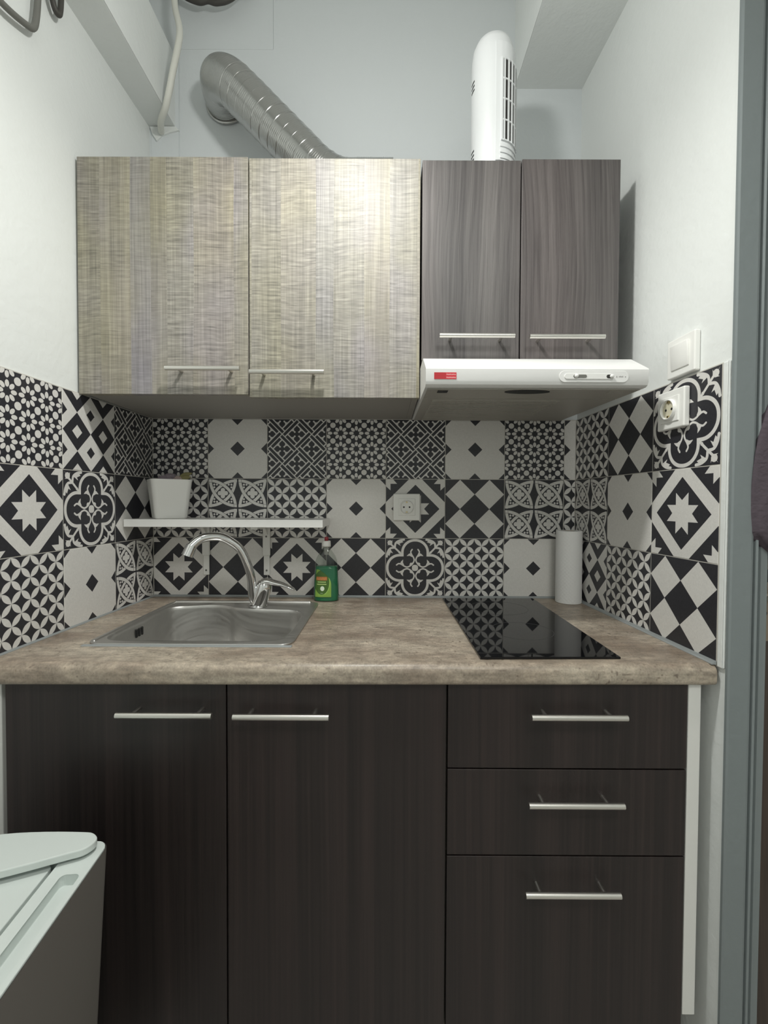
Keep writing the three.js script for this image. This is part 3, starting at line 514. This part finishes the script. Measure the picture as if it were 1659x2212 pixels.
// ---------------------------------------------------------------- extractor hood
{
  const hood = thing('extractor_hood', 'white slim extractor hood under the dark wall cabinet', 'hood');
  const x0 = 0.0905, x1 = 0.5880;
  const shell = profileAlongX([[0.004, 1.498], [0.470, 1.4835], [0.486, 1.4835], [0.493, 1.4870], [0.4965, 1.494], [0.4975, 1.5205], [0.4955, 1.5235], [0.425, 1.5660], [0.418, 1.5680], [0.004, 1.5700]], x0, x1);
  part('shell', toCreasedNormals(shell, 0.6), M.hoodWhite, hood);
  // filter tray fills the underside: frame, perforated panel made of fine ridges, dark grip
  const yb = (z) => 1.498 - (z - 0.004) * (0.0145 / 0.466) - 0.0005;
  const under = (xa, xb, za, zb, t, mat, name, lab) => part(name, profileAlongX([[za, yb(za) - t], [zb, yb(zb) - t], [zb, yb(zb)], [za, yb(za)]], xa, xb), mat, hood, lab);
  under(x0 + 0.006, x1 - 0.006, 0.012, 0.366, 0.002, M.hoodUnder, 'filter_panel', 'grey metal grease filter');
  under(x0 + 0.006, x1 - 0.006, 0.3715, 0.474, 0.002, M.hoodUnder, 'filter_panel', 'grey metal front strip of the filter tray');
  const ridges = []; for (let k = 0; k < 22; k++) { const za = 0.03 + k * 0.015; ridges.push(profileAlongX([[za, yb(za) - 0.0042], [za + 0.006, yb(za + 0.006) - 0.0042], [za + 0.006, yb(za)], [za, yb(za)]], x0 + 0.03, x0 + 0.36)); }
  part('filter_ridges', merge(ridges), M.hoodUnder, hood);
  const oval = new THREE.CylinderGeometry(1, 1, 0.0016, 40); oval.scale(0.0525, 1, 0.0195); oval.rotateX(0.0311); oval.translate(0.3313, yb(0.452) - 0.0024, 0.4515); part('grip_opening', oval, M.black, hood, 'black oval grip opening');
  part('latch', rbox(0.122, 0.1457, yb(0.4525) - 0.0038, yb(0.4525) - 0.001, 0.443, 0.461, 0.0006), M.black, hood, 'small black latch');
  part('lamp_cover', profileAlongX([[0.441, yb(0.441) - 0.0030], [0.459, yb(0.459) - 0.0030], [0.459, yb(0.459) - 0.001], [0.441, yb(0.441) - 0.001]], 0.520, 0.552), M.hoodUnder, hood);
  // control panel on the front lip
  const zf = 0.4972, pill = (cx, cy, hx, hy, t, z) => { const s = new THREE.Shape(rrect(cx, cy, hx, hy, hy * 0.98, 10).map((p) => new THREE.Vector2(p[0], p[1]))); const g = new THREE.ExtrudeGeometry(s, { depth: t, bevelEnabled: true, bevelThickness: 0.0006, bevelSize: 0.0006, bevelSegments: 2, bevelOffset: -0.0006 }); g.translate(0, 0, z); return g; };
  const cp = part('control_panel', pill(0.4650, 1.5040, 0.0772, 0.0128, 0.0010, zf), M.hoodWhite, hood, 'oval white control panel');
  part('slide_plate', pill(0.4520, 1.5040, 0.0535, 0.0062, 0.0020, zf + 0.0010), M.whiteGloss, cp);
  part('slot', pill(0.4330, 1.5040, 0.0150, 0.0036, 0.0008, zf + 0.0030), M.cable, cp, 'dark slider slot');
  part('slot', pill(0.4990, 1.5038, 0.0072, 0.0040, 0.0008, zf + 0.0030), M.darkGap, cp, 'dark slider slot');
  const knob = (x, y) => { const g = new THREE.SphereGeometry(0.0046, 18, 12); g.scale(1, 1, 0.9); g.translate(x, y, zf + 0.0058); return g; };
  part('slider_knob', knob(0.4245, 1.5042), M.whiteGloss, cp); part('slider_knob', knob(0.5030, 1.5036), M.whiteGloss, cp);
  const grey = std({ color: new THREE.Color(0.33, 0.32, 0.31), roughness: 0.6 });
  const mk = [rbox(0.5145, 0.5165, 1.5020, 1.5056, zf + 0.0012, zf + 0.0020, 0.0003, 1)]; for (let k = 0; k < 4; k++) mk.push(rbox(0.5200 + k * 0.0026, 0.5218 + k * 0.0026, 1.5026, 1.5050 + (k % 2) * 0.0006, zf + 0.0012, zf + 0.0020, 0.0003, 1));
  mk.push(cyl([0.5345, 1.5036, zf + 0.0012], [0.5345, 1.5036, zf + 0.0020], 0.0017, 0.0017, 3)); part('printed_marks', merge(mk), grey, cp, 'small grey printed symbols');
  // red sticker, darker left half, pale print lines on the right half
  const c = document.createElement('canvas'); c.width = 400; c.height = 124; const x = c.getContext('2d'); x.fillStyle = '#b3202a'; x.fillRect(0, 0, 400, 124); x.fillStyle = '#c93440'; x.fillRect(212, 0, 188, 124); x.strokeStyle = '#a51822'; x.lineWidth = 6; x.beginPath(); x.moveTo(0, 60); x.lineTo(212, 60); x.stroke();
  x.fillStyle = '#eecfcc'; for (const yy of [28, 84]) for (let k = 0; k < 9; k++) x.fillRect(222 + k * 19, yy + (k % 3) * 2, 12, 14);
  const tx = new THREE.CanvasTexture(c); tx.colorSpace = THREE.SRGBColorSpace; const sg = new THREE.BoxGeometry(0.0496, 0.0148, 0.0006); sg.translate(0.1339, 1.5048, zf + 0.0004); part('sticker', sg, std({ map: tx, roughness: 0.4 }), hood, 'red rectangular sticker with pale print');
}
// ---------------------------------------------------------------- tower fan on the dark cabinet
{
  const F = [0.292, 2.0950, 0.250], R = 0.0575, H = 0.385;
  const fan = thing('tower_fan', 'white tower fan with a slotted side grille standing on the dark cabinet', 'fan', F, 0.0);
  const body = lathe([[0.001, 0], [R, 0], [R, H - 0.075], [R * 0.985, H - 0.05], [R * 0.93, H - 0.028], [R * 0.80, H - 0.011], [R * 0.55, H - 0.002], [0.001, H]], 56); part('body', body, M.fanWhite, fan);
  // curved patch between two angles (0 = towards viewer, positive to the right), radii r0..r1
  const patch = (a0, a1, y0, y1, r0, r1, n = 12) => { const o = []; for (let k = 0; k <= n; k++) { const a = a0 + (a1 - a0) * k / n; o.push([Math.sin(a), Math.cos(a)]); } const ring = (y) => [...o.map((p) => [p[0] * r1, y, p[1] * r1]), ...o.slice().reverse().map((p) => [p[0] * r0, y, p[1] * r0])]; const g = rings([ring(y0), ring(y1)], true, true); return toCreasedNormals(g, 0.5); };
  const q = (d) => d * Math.PI / 180;
  part('front_panel', patch(q(-5), q(115), 0.028, 0.335, R - 0.004, R + 0.0022, 20), M.fanWhite, fan);
  const gr = part('grille_opening', patch(q(14), q(72), 0.080, 0.290, R, R + 0.0030, 16), M.darkGap, fan, 'dark grille opening');
  for (const a of [10, 16, 28, 40, 52, 64, 74]) part('grille_bar', patch(q(a - 1.8), q(a + 1.8), 0.078, 0.292, R, R + 0.0062, 3), M.fanWhite, gr);
  for (const y of [0.080, 0.132, 0.186, 0.238, 0.290]) part('grille_bar', patch(q(10), q(76), y - 0.0018, y + 0.0018, R, R + 0.0052, 16), M.fanWhite, gr);
  for (const y of [0.036, 0.051, 0.066]) part('rib', patch(q(6), q(90), y - 0.004, y + 0.004, R, R + 0.0045, 14), M.fanWhite, fan);
  for (const y of [0.060, 0.071, 0.082, 0.245, 0.256, 0.267]) part('vent_slot', patch(q(-88), q(-70), y - 0.0022, y + 0.0022, R - 0.002, R + 0.0006, 5), M.black, fan, 'small dark vent slot');
}
// ---------------------------------------------------------------- flexible duct
{
  const duct = thing('flexible_duct', 'ribbed aluminium exhaust duct bending out of the wall above the cabinets', 'duct');
  const cv = new THREE.CatmullRomCurve3([[-0.528, 2.538, 0.000], [-0.528, 2.539, 0.035], [-0.516, 2.534, 0.080], [-0.480, 2.503, 0.112], [-0.422, 2.440, 0.130], [-0.345, 2.355, 0.142], [-0.258, 2.264, 0.152], [-0.195, 2.198, 0.160], [-0.135, 2.165, 0.163], [-0.06, 2.1615, 0.165], [0.02, 2.1615, 0.165]].map((p) => new THREE.Vector3(...p)));
  const N = 1100, len = cv.getLength(), fr = cv.computeFrenetFrames(N, false), ringsL = [];
  for (let k = 0; k <= N; k++) {
    const p = cv.getPointAt(k / N), s = len * k / N; let r = 0.0625 + 0.00024 * Math.sin(s * 2 * Math.PI / 0.0062);
    const e = Math.abs(((s + 0.016) % 0.036) - 0.018); if (e < 0.0016 && s > 0.17) r += 0.0011 * (1 - e / 0.0016);
    ringsL.push(Array.from({ length: 48 }, (_, i) => { const a = i / 48 * Math.PI * 2, d = r * (1 + 0.006 * Math.sin(3 * a + s * 21)); const v = fr.normals[k].clone().multiplyScalar(Math.cos(a) * d).add(fr.binormals[k].clone().multiplyScalar(Math.sin(a) * d)).add(p); return [v.x, v.y, Math.max(v.z, -0.002)]; }));
  }
  part('hose', rings(ringsL, true, false), Object.assign(M.alu.clone(), { side: THREE.DoubleSide }), duct);
  const fl = new THREE.TorusGeometry(0.0655, 0.0042, 12, 60); fl.translate(-0.528, 2.538, 0.004); part('wall_collar', fl, M.alu, duct);
}
// ---------------------------------------------------------------- pipe and cables up in the left corner
tag(part('conduit_pipe', tube([[-0.662, 2.94, 0.075], [-0.660, 2.775, 0.085], [-0.642, 2.690, 0.093], [-0.640, 2.640, 0.100], [-0.655, 2.545, 0.107], [-0.668, 2.490, 0.104], [-0.690, 2.452, 0.085], [-0.722, 2.440, 0.050], [-0.742, 2.440, 0.010]], 0.0095, 90, 14), std({ color: new THREE.Color(0.74, 0.74, 0.68), roughness: 0.5 }), scene), 'painted white bent pipe running down the left ceiling corner', 'pipe');
tag(part('ceiling_cable', tube([[-0.70, 2.90, 0.03], [-0.655, 2.845, 0.040], [-0.605, 2.8215, 0.042], [-0.575, 2.8255, 0.042], [-0.545, 2.8195, 0.042], [-0.50, 2.835, 0.040], [-0.44, 2.90, 0.03]], 0.009, 70, 10), M.cableDark, scene), 'black cable sagging across the back wall near the ceiling', 'cable');
tag(part('wall_cable', tube([[-0.792, 2.235, 0.70], [-0.7905, 2.2345, 0.62], [-0.7880, 2.2420, 0.555], [-0.7860, 2.2600, 0.503], [-0.7855, 2.272, 0.486], [-0.7850, 2.300, 0.478], [-0.7848, 2.3600, 0.472], [-0.7846, 2.462, 0.468]], 0.0066, 80, 10), M.cable, scene), 'grey cable bent sharply upwards on the left wall', 'cable');
tag(part('cable_loop', tube([[-0.7835, 2.463, 0.440], [-0.7835, 2.42, 0.438], [-0.7830, 2.388, 0.428], [-0.7828, 2.378, 0.417], [-0.7826, 2.388, 0.408], [-0.7824, 2.42, 0.404], [-0.7822, 2.463, 0.402]], 0.0062, 60, 12), M.cableDark, scene), 'dark cable loop hanging under the left beam', 'cable');

// ---------------------------------------------------------------- shelf with planter
{
  const sh = thing('wall_shelf', 'white wall shelf on two brackets above the sink', 'shelf');
  part('board', metreUV(rbox(-0.7835, -0.1857, 1.1445, 1.1675, 0.002, 0.168, 0.0012)), M.whiteGloss, sh);
  for (const x of [-0.6015, -0.3975]) {
    const b = part('bracket', merge([rbox(x - 0.0100, x + 0.0100, 0.974, 1.1440, 0.0008, 0.0065, 0.002), rbox(x - 0.0125, x + 0.0125, 1.040, 1.1440, 0.0008, 0.0110, 0.003), rbox(x - 0.0110, x + 0.0110, 1.1370, 1.1440, 0.0065, 0.150, 0.002), profileAlongX([[0.0065, 1.11], [0.012, 1.11], [0.045, 1.1375], [0.0065, 1.1375]], x - 0.0050, x + 0.0050)]), M.whiteMatte, sh, 'white painted shelf bracket');
    for (const y of [0.990, 1.105]) part('screw', cyl([x, y, y > 1.05 ? 0.0105 : 0.006], [x, y, y > 1.05 ? 0.0125 : 0.008], 0.0034, 0.0030, 12), M.cable, b);
  }
  const pl = thing('planter', 'white square tapered pot with dried flowers on the shelf', 'planter', [-0.684, 1.1675, 0.088], 0.60);
  const ring = (h, y, r) => rrect(0, 0, h, h, r, 6).map((p) => [p[0], y, p[1]]).reverse();
  part('pot', rings([ring(0.043, 0, 0.012), ring(0.0462, 0.003, 0.014), ring(0.0485, 0.020, 0.016), ring(0.0590, 0.117, 0.018), ring(0.0600, 0.121, 0.018), ring(0.0595, 0.1225, 0.018), ring(0.0577, 0.1215, 0.017), ring(0.055, 0.10, 0.016), ring(0.046, 0.02, 0.013)], true, true), M.whiteMatte, pl);
  const mauve = std({ color: new THREE.Color(0.22, 0.19, 0.21), roughness: 0.95 }), pink = std({ color: new THREE.Color(0.42, 0.34, 0.31), roughness: 0.95 }), olive = std({ color: new THREE.Color(0.24, 0.22, 0.10), roughness: 0.9 });
  const lump = (x, y, z, r, mat, nm) => { const g = new THREE.IcosahedronGeometry(1, 3), p = g.attributes.position; for (let i = 0; i < p.count; i++) { const a = p.getX(i), b = p.getY(i), c = p.getZ(i), k = 0.7 + 0.6 * fbm(a * 3 + x * 90, b * 3 + c * 2.2 + 9, 3, 5); p.setXYZ(i, a * k * r, b * k * r * 0.8, c * k * r); } g.computeVertexNormals(); g.translate(x, y, z); return part(nm, g, mat, pl); };
  part('soil', new THREE.BoxGeometry(0.100, 0.006, 0.100).translate(0, 0.093, 0), std({ color: new THREE.Color(0.06, 0.05, 0.04), roughness: 1 }), pl);
  lump(-0.020, 0.120, 0.002, 0.019, mauve, 'dried_flower'); lump(0.004, 0.126, -0.010, 0.021, mauve, 'dried_flower'); lump(0.024, 0.121, 0.008, 0.016, pink, 'dried_flower'); lump(-0.004, 0.117, 0.02, 0.015, mauve, 'dried_flower');
  const lf = (x0, y0, z0, x1, y1, z1, w) => { const r = []; for (let k = 0; k <= 10; k++) { const t = k / 10, b = w * Math.sin(Math.PI * Math.pow(t, 0.75)) + 0.0006, p = [x0 + (x1 - x0) * t, y0 + (y1 - y0) * t + 0.008 * Math.sin(Math.PI * t), z0 + (z1 - z0) * t]; r.push(Array.from({ length: 8 }, (_, i) => { const a = i / 8 * 2 * Math.PI; return [p[0] - b * 0.3 * Math.cos(a), p[1] + b * Math.cos(a) * 0.9, p[2] + b * Math.sin(a) * 0.2]; })); } part('leaf', rings(r, true, true), olive, pl, 'withered olive leaf'); };
  lf(0.018, 0.108, 0.0, 0.066, 0.146, 0.012, 0.011); lf(0.020, 0.104, 0.012, 0.060, 0.132, 0.025, 0.010);
}
// ---------------------------------------------------------------- washing-up liquid
{
  const B = [-0.1895, 0.9, 0.052], bt = thing('dish_soap_bottle', 'clear bottle of green washing-up liquid with a white and red cap', 'bottle', B);
  const prof = [[0.0385, 0.000], [0.0405, 0.004], [0.0410, 0.02], [0.0405, 0.055], [0.0385, 0.085], [0.0370, 0.105], [0.0365, 0.118], [0.0345, 0.132], [0.029, 0.146], [0.021, 0.158], [0.0145, 0.166], [0.0125, 0.170], [0.0125, 0.178]];
  const ell = (r, y, k = 0) => Array.from({ length: 48 }, (_, i) => { const a = i / 48 * 2 * Math.PI, d = Math.min(1, 0.62 + Math.max(0, (0.03 - r) / 0.03) * 0.5), n = 2.5, ca = Math.cos(a), sa = Math.sin(a), s = (v) => Math.sign(v) * Math.pow(Math.abs(v), 2 / n); return [(r - k) * s(ca), y, -(r * d - k) * s(sa)]; });
  const shell = phy({ color: new THREE.Color(0.86, 0.88, 0.86), transmission: 1, thickness: 0, roughness: 0.06, ior: 1.5 });
  part('bottle', rings(prof.map((p) => ell(p[0], p[1])), true, true), shell, bt, 'clear plastic bottle');
  const liq = phy({ color: new THREE.Color(0.05, 0.42, 0.20), transmission: 0.55, thickness: 0.03, roughness: 0.12, ior: 1.33, attenuationColor: new THREE.Color(0.01, 0.30, 0.12), attenuationDistance: 0.03 });
  const lp = prof.filter((p) => p[1] < 0.112); lp.push([0.0366, 0.1135]); part('liquid', rings(lp.map((p, i) => ell(p[0], Math.max(p[1], 0.0016), 0.0014)), true, true), liq, bt, 'bright green liquid');
  part('cap', lathe([[0.001, 0.176], [0.0140, 0.176], [0.0142, 0.180], [0.0136, 0.193], [0.0125, 0.1955], [0.001, 0.1955]], 32), M.whiteMatte, bt, 'white screw cap');
  part('nozzle', lathe([[0.001, 0.1955], [0.0062, 0.1955], [0.0066, 0.203], [0.0060, 0.208], [0.001, 0.2085]], 20), std({ color: new THREE.Color(0.28, 0.03, 0.04), roughness: 0.4 }), bt, 'dark red nozzle');
  part('dip_neck', cyl([0, 0.150, 0], [0, 0.176, 0], 0.007, 0.010, 16), std({ color: new THREE.Color(0.35, 0.35, 0.33), roughness: 0.4 }), bt);
  const c = document.createElement('canvas'); c.width = 440; c.height = 640; const x = c.getContext('2d');
  x.fillStyle = '#86ad4c'; x.fillRect(0, 0, 440, 640); x.fillStyle = '#47682c'; x.beginPath(); x.ellipse(180, 300, 205, 282, 0, 0, 7); x.fill();
  x.strokeStyle = '#a9cf78'; x.lineWidth = 12; x.beginPath(); x.ellipse(180, 300, 222, 296, 0, -1.6, 1.2); x.stroke();
  x.fillStyle = '#b5713f'; x.beginPath(); x.roundRect(30, 165, 300, 86, 20); x.fill(); x.fillStyle = '#c98a55'; for (let k = 0; k < 7; k++) x.fillRect(48 + k * 39, 182 + (k % 2) * 8, 24, 48);
  x.fillStyle = '#c5d98c'; for (const [yy, a, b] of [[278, 70, 300], [330, 55, 310]]) for (let k = a; k < b; k += 26) x.fillRect(k, yy, 19, 22);
  x.fillStyle = '#e3efdc'; x.beginPath(); x.arc(200, 442, 56, 0, 7); x.fill(); x.fillStyle = '#bcd6ae'; for (let k = 0; k < 4; k++) x.fillRect(150 + k * 18, 545, 11, 12);
  const lt = new THREE.CanvasTexture(c); lt.colorSpace = THREE.SRGBColorSpace;
  const pos = [], uv = [], idx = [], NX = 18, NY = 26; const w = (y) => { let r = prof[0][0]; for (let i = 1; i < prof.length; i++) if (y <= prof[i][1]) { const t = (y - prof[i - 1][1]) / (prof[i][1] - prof[i - 1][1]); r = prof[i - 1][0] + t * (prof[i][0] - prof[i - 1][0]); break; } return r; };
  for (let j = 0; j <= NY; j++) { const t = j / NY, y = 0.016 + 0.088 * t, xl = -0.0335 + 0.004 * t * t, xr = t < 0.45 ? 0.0185 : 0.0185 - 0.040 * Math.pow((t - 0.45) / 0.55, 2.2);
    for (let i = 0; i <= NX; i++) { const px = xl + (xr - xl) * i / NX, r = w(y), zz = 0.62 * r * Math.pow(Math.max(0, 1 - Math.pow(Math.abs(px / r), 2.5)), 1 / 2.5) + 0.0006; pos.push(px, y, zz); uv.push((px + 0.0335) / 0.052, (y - 0.016) / 0.088); } }
  for (let j = 0; j < NY; j++) for (let i = 0; i < NX; i++) { const a = j * (NX + 1) + i, b = a + NX + 1; idx.push(a, a + 1, b + 1, a, b + 1, b); }
  const g = new THREE.BufferGeometry(); g.setAttribute('position', new THREE.Float32BufferAttribute(pos, 3)); g.setAttribute('uv', new THREE.Float32BufferAttribute(uv, 2)); g.setIndex(idx); g.computeVertexNormals();
  part('label', g, std({ map: lt, roughness: 0.35, side: THREE.DoubleSide }), bt, 'green label with an orange band and a white disc');
}
// ---------------------------------------------------------------- kitchen roll
{
  const roll = thing('kitchen_roll', 'roll of white kitchen paper standing in the right corner', 'paper roll', [0.5985, 0.9, 0.060]);
  const emb = dataTex(256, 256, (u, v) => g3(0.5 + 0.25 * Math.sin(u * 2 * Math.PI / 0.012) * Math.sin(v * 2 * Math.PI / 0.012) + 0.25 * (noise(u * 300, v * 300, 6) - 0.5)), false, 0.12, 0.12);
  const g = lathe([[0.019, 0.0], [0.0385, 0.0], [0.0402, 0.002], [0.0402, 0.230], [0.0385, 0.2325], [0.0195, 0.2325], [0.019, 0.0]], 64); { const p = g.attributes.position, u = g.attributes.uv; for (let i = 0; i < p.count; i++) u.setXY(i, u.getX(i) * 0.2526, p.getY(i)); }
  part('paper', g, std({ color: new THREE.Color(0.80, 0.80, 0.79), roughness: 0.95, bumpMap: emb, bumpScale: 0.0006 }), roll);
  part('core', lathe([[0.0175, 0.0], [0.0190, 0.0], [0.0190, 0.232], [0.0175, 0.232], [0.0175, 0.0]], 32), std({ color: new THREE.Color(0.36, 0.28, 0.19), roughness: 0.9 }), roll, 'cardboard core');
}
// ---------------------------------------------------------------- sockets and switch
function plate(parent, s = 0.086, t = 0.009, mat = M.switchWhite) { return part('cover_plate', rbox(-s / 2, s / 2, -s / 2, s / 2, 0, t, 0.0035, 3), mat, parent); }
function socketOn(o, t, inner) {
  plate(o, 0.086, t);
  part('insert', rbox(-0.0275, 0.0275, -0.0275, 0.0275, t - 0.004, t + 0.0028, 0.0016, 2), M.switchWhite, o);
  const dish = lathe([[0.0225, t + 0.0032], [0.0215, t + 0.0046], [0.0200, t + 0.0044], [0.0195, t + 0.002], [0.0190, t - 0.0035], [0.001, t - 0.0040]], 40); dish.rotateX(Math.PI / 2);
  return dish;
}
{
  const a = thing('wall_socket', 'white square wall socket on the star tile of the back wall', 'socket', [0.0738, 1.2058, 0.0003]);
  // raised round insert: a disc with a real well is replaced by ring, floor and contacts
  const t = 0.010; plate(a, 0.0900, t); part('insert', rbox(-0.0285, 0.0285, -0.0285, 0.0285, t - 0.003, t + 0.0022, 0.0014, 2), M.switchWhite, a);
  const ringG = lathe([[0.0195, 0.0008], [0.0195, 0.0032], [0.0205, 0.0042], [0.0222, 0.0042], [0.0232, 0.0008]], 48); ringG.rotateX(Math.PI / 2); ringG.translate(0, 0, t + 0.0014); part('collar', ringG, M.switchWhite, a);
  const flo = new THREE.CylinderGeometry(0.0195, 0.0195, 0.0006, 40); flo.rotateX(Math.PI / 2); flo.translate(0, 0, t + 0.0025); part('socket_face', flo, M.switchWhite, a);
  for (const x of [-0.0095, 0.0095]) part('pin_hole', cyl([x, 0, t + 0.0026], [x, 0, t + 0.0032], 0.0029, 0.0029, 16), M.black, a);
  for (const s of [1, -1]) part('earth_clip', rbox(-0.003, 0.003, s * 0.0165 - 0.0022, s * 0.0165 + 0.0022, t + 0.0026, t + 0.0046, 0.0006, 1), M.brass, a);
  const wallPos = (z, y, d) => [XR + Math.sin(AR) * z - Math.cos(AR) * d, y, Math.cos(AR) * z + Math.sin(AR) * d];
  const b = thing('wall_socket', 'white wall socket with an ivory well on the right tiled wall', 'socket', wallPos(0.4800, 1.4350, 0.0004), AR - Math.PI / 2);
  const tb = 0.014; plate(b, 0.0880, tb); part('insert', rbox(-0.0285, 0.0285, -0.0285, 0.0285, tb - 0.003, tb + 0.0026, 0.0014, 2), M.switchWhite, b);
  const rb = lathe([[0.0200, 0.0004], [0.0200, 0.0062], [0.0210, 0.0075], [0.0228, 0.0072], [0.0238, 0.0008]], 48); rb.rotateX(Math.PI / 2); rb.translate(0, 0, tb + 0.0018); part('collar', rb, M.switchWhite, b);
  const fb = new THREE.CylinderGeometry(0.0200, 0.0200, 0.0008, 40); fb.rotateX(Math.PI / 2); fb.translate(0, 0, tb + 0.0028); part('socket_face', fb, M.ivory, b, 'ivory socket well');
  for (const x of [-0.0095, 0.0095]) part('pin_hole', cyl([x, 0, tb + 0.0030], [x, 0, tb + 0.0036], 0.0029, 0.0029, 16), M.black, b);
  for (const s of [1, -1]) part('earth_clip', rbox(-0.0032, 0.0032, s * 0.0165 - 0.0026, s * 0.0165 + 0.0026, tb + 0.0026, tb + 0.0062, 0.0006, 1), M.brass, b);
  const w = thing('light_switch', 'white square light switch on the right wall above the tiles', 'switch', wallPos(0.5000, 1.5500, -0.0058), AR - Math.PI / 2);
  const tw = 0.0135; plate(w, 0.0870, tw); part('rocker', (() => { const g = rbox(-0.0275, 0.0275, -0.0275, 0.0275, tw - 0.003, tw + 0.0042, 0.0016, 2); const p = g.attributes.position; for (let i = 0; i < p.count; i++) if (p.getZ(i) > tw) p.setZ(i, p.getZ(i) + p.getY(i) * 0.06); g.computeVertexNormals(); return toCreasedNormals(g, 0.6); })(), M.switchWhite, w);
}
// ---------------------------------------------------------------- garment by the door
{
  const gm = thing('hanging_garment', 'dusky purple garment hanging over the door handle', 'garment', [0.792, 1.10, 0.632]);
  const R2 = [], NY = 40; const left = [[0.00, 0.030], [0.03, 0.050], [0.048, 0.072], [0.066, 0.086], [0.10, 0.087], [0.16, 0.085], [0.22, 0.080], [0.27, 0.070], [0.32, 0.050], [0.36, 0.028], [0.385, 0.008]];
  const lw = (y) => { for (let i = 1; i < left.length; i++) if (y <= left[i][0]) { const t = (y - left[i - 1][0]) / (left[i][0] - left[i - 1][0]); return left[i - 1][1] + t * (left[i][1] - left[i - 1][1]); } return 0.008; };
  for (let k = 0; k <= NY; k++) { const y = 0.385 * k / NY; R2.push(Array.from({ length: 56 }, (_, i) => { const a = i / 56 * 2 * Math.PI, f = 1 + 0.035 * Math.sin(5 * a + y * 14) + 0.03 * Math.sin(9 * a - y * 22); return [lw(y) * f * Math.cos(a), y, -0.024 * Math.min(1, lw(y) / 0.05) * f * Math.sin(a)]; })); }
  const g = rings(R2, true, true); { const p = g.attributes.position, u = g.attributes.uv; for (let i = 0; i < p.count; i++) u.setXY(i, p.getX(i), p.getY(i)); }
  const fuzz = dataTex(256, 256, (u, v) => g3(fbm(u * 160, v * 160, 3, 8)), false, 0.2, 0.2);
  part('cloth', g, phy({ color: new THREE.Color(0.085, 0.068, 0.082), roughness: 0.95, sheen: 0.6, sheenColor: new THREE.Color(0.2, 0.16, 0.19), sheenRoughness: 0.6, bumpMap: fuzz, bumpScale: 0.0015 }), gm);
}
// ---------------------------------------------------------------- bin in the lower left
{
  const bin = thing('waste_bin', 'dark grey waste bin with a pale grey-green lid in front of the sink cabinet', 'bin', [-0.478, 0, 0.725], 0.085);
  const taupe = std({ color: new THREE.Color(0.17, 0.155, 0.14), roughness: 0.6 }), lidM = std({ color: new THREE.Color(0.66, 0.715, 0.69), roughness: 0.55, bumpMap: plasterBump, bumpScale: 0.0006 });
  const rr = (x0, x1, z0, z1, r, y) => rrect((x0 + x1) / 2, (z0 + z1) / 2, (x1 - x0) / 2, (z1 - z0) / 2, r, 6).map((p) => [p[0], y, p[1]]).reverse();
  const W = -0.285, D = 0.40;
  part('body', rings([rr(W + 0.03, -0.022, 0.03, D - 0.03, 0.02, 0), rr(W, 0, 0, D, 0.022, 0.6235), rr(W + 0.0015, -0.0015, 0.0015, D - 0.0015, 0.0205, 0.6240), rr(W + 0.0018, -0.0018, 0.0018, D - 0.0018, 0.020, 0.6040)], true, true), taupe, bin);
  const lid = part('lid', rings([rr(W + 0.004, -0.004, 0.004, D - 0.004, 0.02, 0.6045), rr(W + 0.004, -0.004, 0.004, D - 0.004, 0.02, 0.6085)], true, true), lidM, bin);
  const shapeSlab = (outline, holes, y0, y1, b = 0.0016) => { const s = new THREE.Shape(outline.map((p) => new THREE.Vector2(p[0], -p[1]))); for (const h of holes) s.holes.push(new THREE.Path(h.map((p) => new THREE.Vector2(p[0], -p[1])))); const g = new THREE.ExtrudeGeometry(s, { depth: y1 - y0 - 2 * b, bevelEnabled: true, bevelThickness: b, bevelSize: b, bevelOffset: -b, bevelSegments: 2 }); g.rotateX(-Math.PI / 2); g.translate(0, y0 + b, 0); return g; };
  const ro = (x0, x1, z0, z1, r) => rrect((x0 + x1) / 2, (z0 + z1) / 2, (x1 - x0) / 2, (z1 - z0) / 2, r, 6);
  // raised top with a long finger channel at the right and a well for the inner flap
  part('lid_frame', shapeSlab(ro(W + 0.002, -0.002, 0.002, D - 0.002, 0.020), [ro(-0.041, -0.0090, 0.070, D - 0.05, 0.010), ro(W + 0.03, -0.058, 0.035, D - 0.04, 0.012)], 0.6083, 0.6268, 0.0014), lidM, lid);
  part('flap', shapeSlab(ro(W + 0.040, -0.068, 0.045, D - 0.05, 0.010), [], 0.6084, 0.6235, 0.0014), lidM, lid, 'inner flap of the lid');
  const tab = shapeSlab(new THREE.CatmullRomCurve3([[W + 0.07, 0.004], [-0.040, 0.004], [-0.026, 0.008], [-0.014, 0.019], [-0.013, 0.030], [-0.022, 0.043], [-0.045, 0.052], [-0.12, 0.078], [W + 0.02, 0.115], [W + 0.02, 0.05]].map((p) => new THREE.Vector3(p[0], 0, p[1])), true, 'centripetal').getPoints(90).slice(0, 90).map((p) => [p.x, p.z]), [], 0, 0.0125, 0.0018); tab.translate(0, 0.6330, 0); part('top_plate', tab, lidM, lid, 'raised loose plate on the lid');
  for (const x of [-0.120, W + 0.04]) part('hinge_post', rbox(x, x + 0.045, 0.6255, 0.6345, 0.012, 0.045, 0.003), lidM, lid);
}
renderer.render(scene, camera);
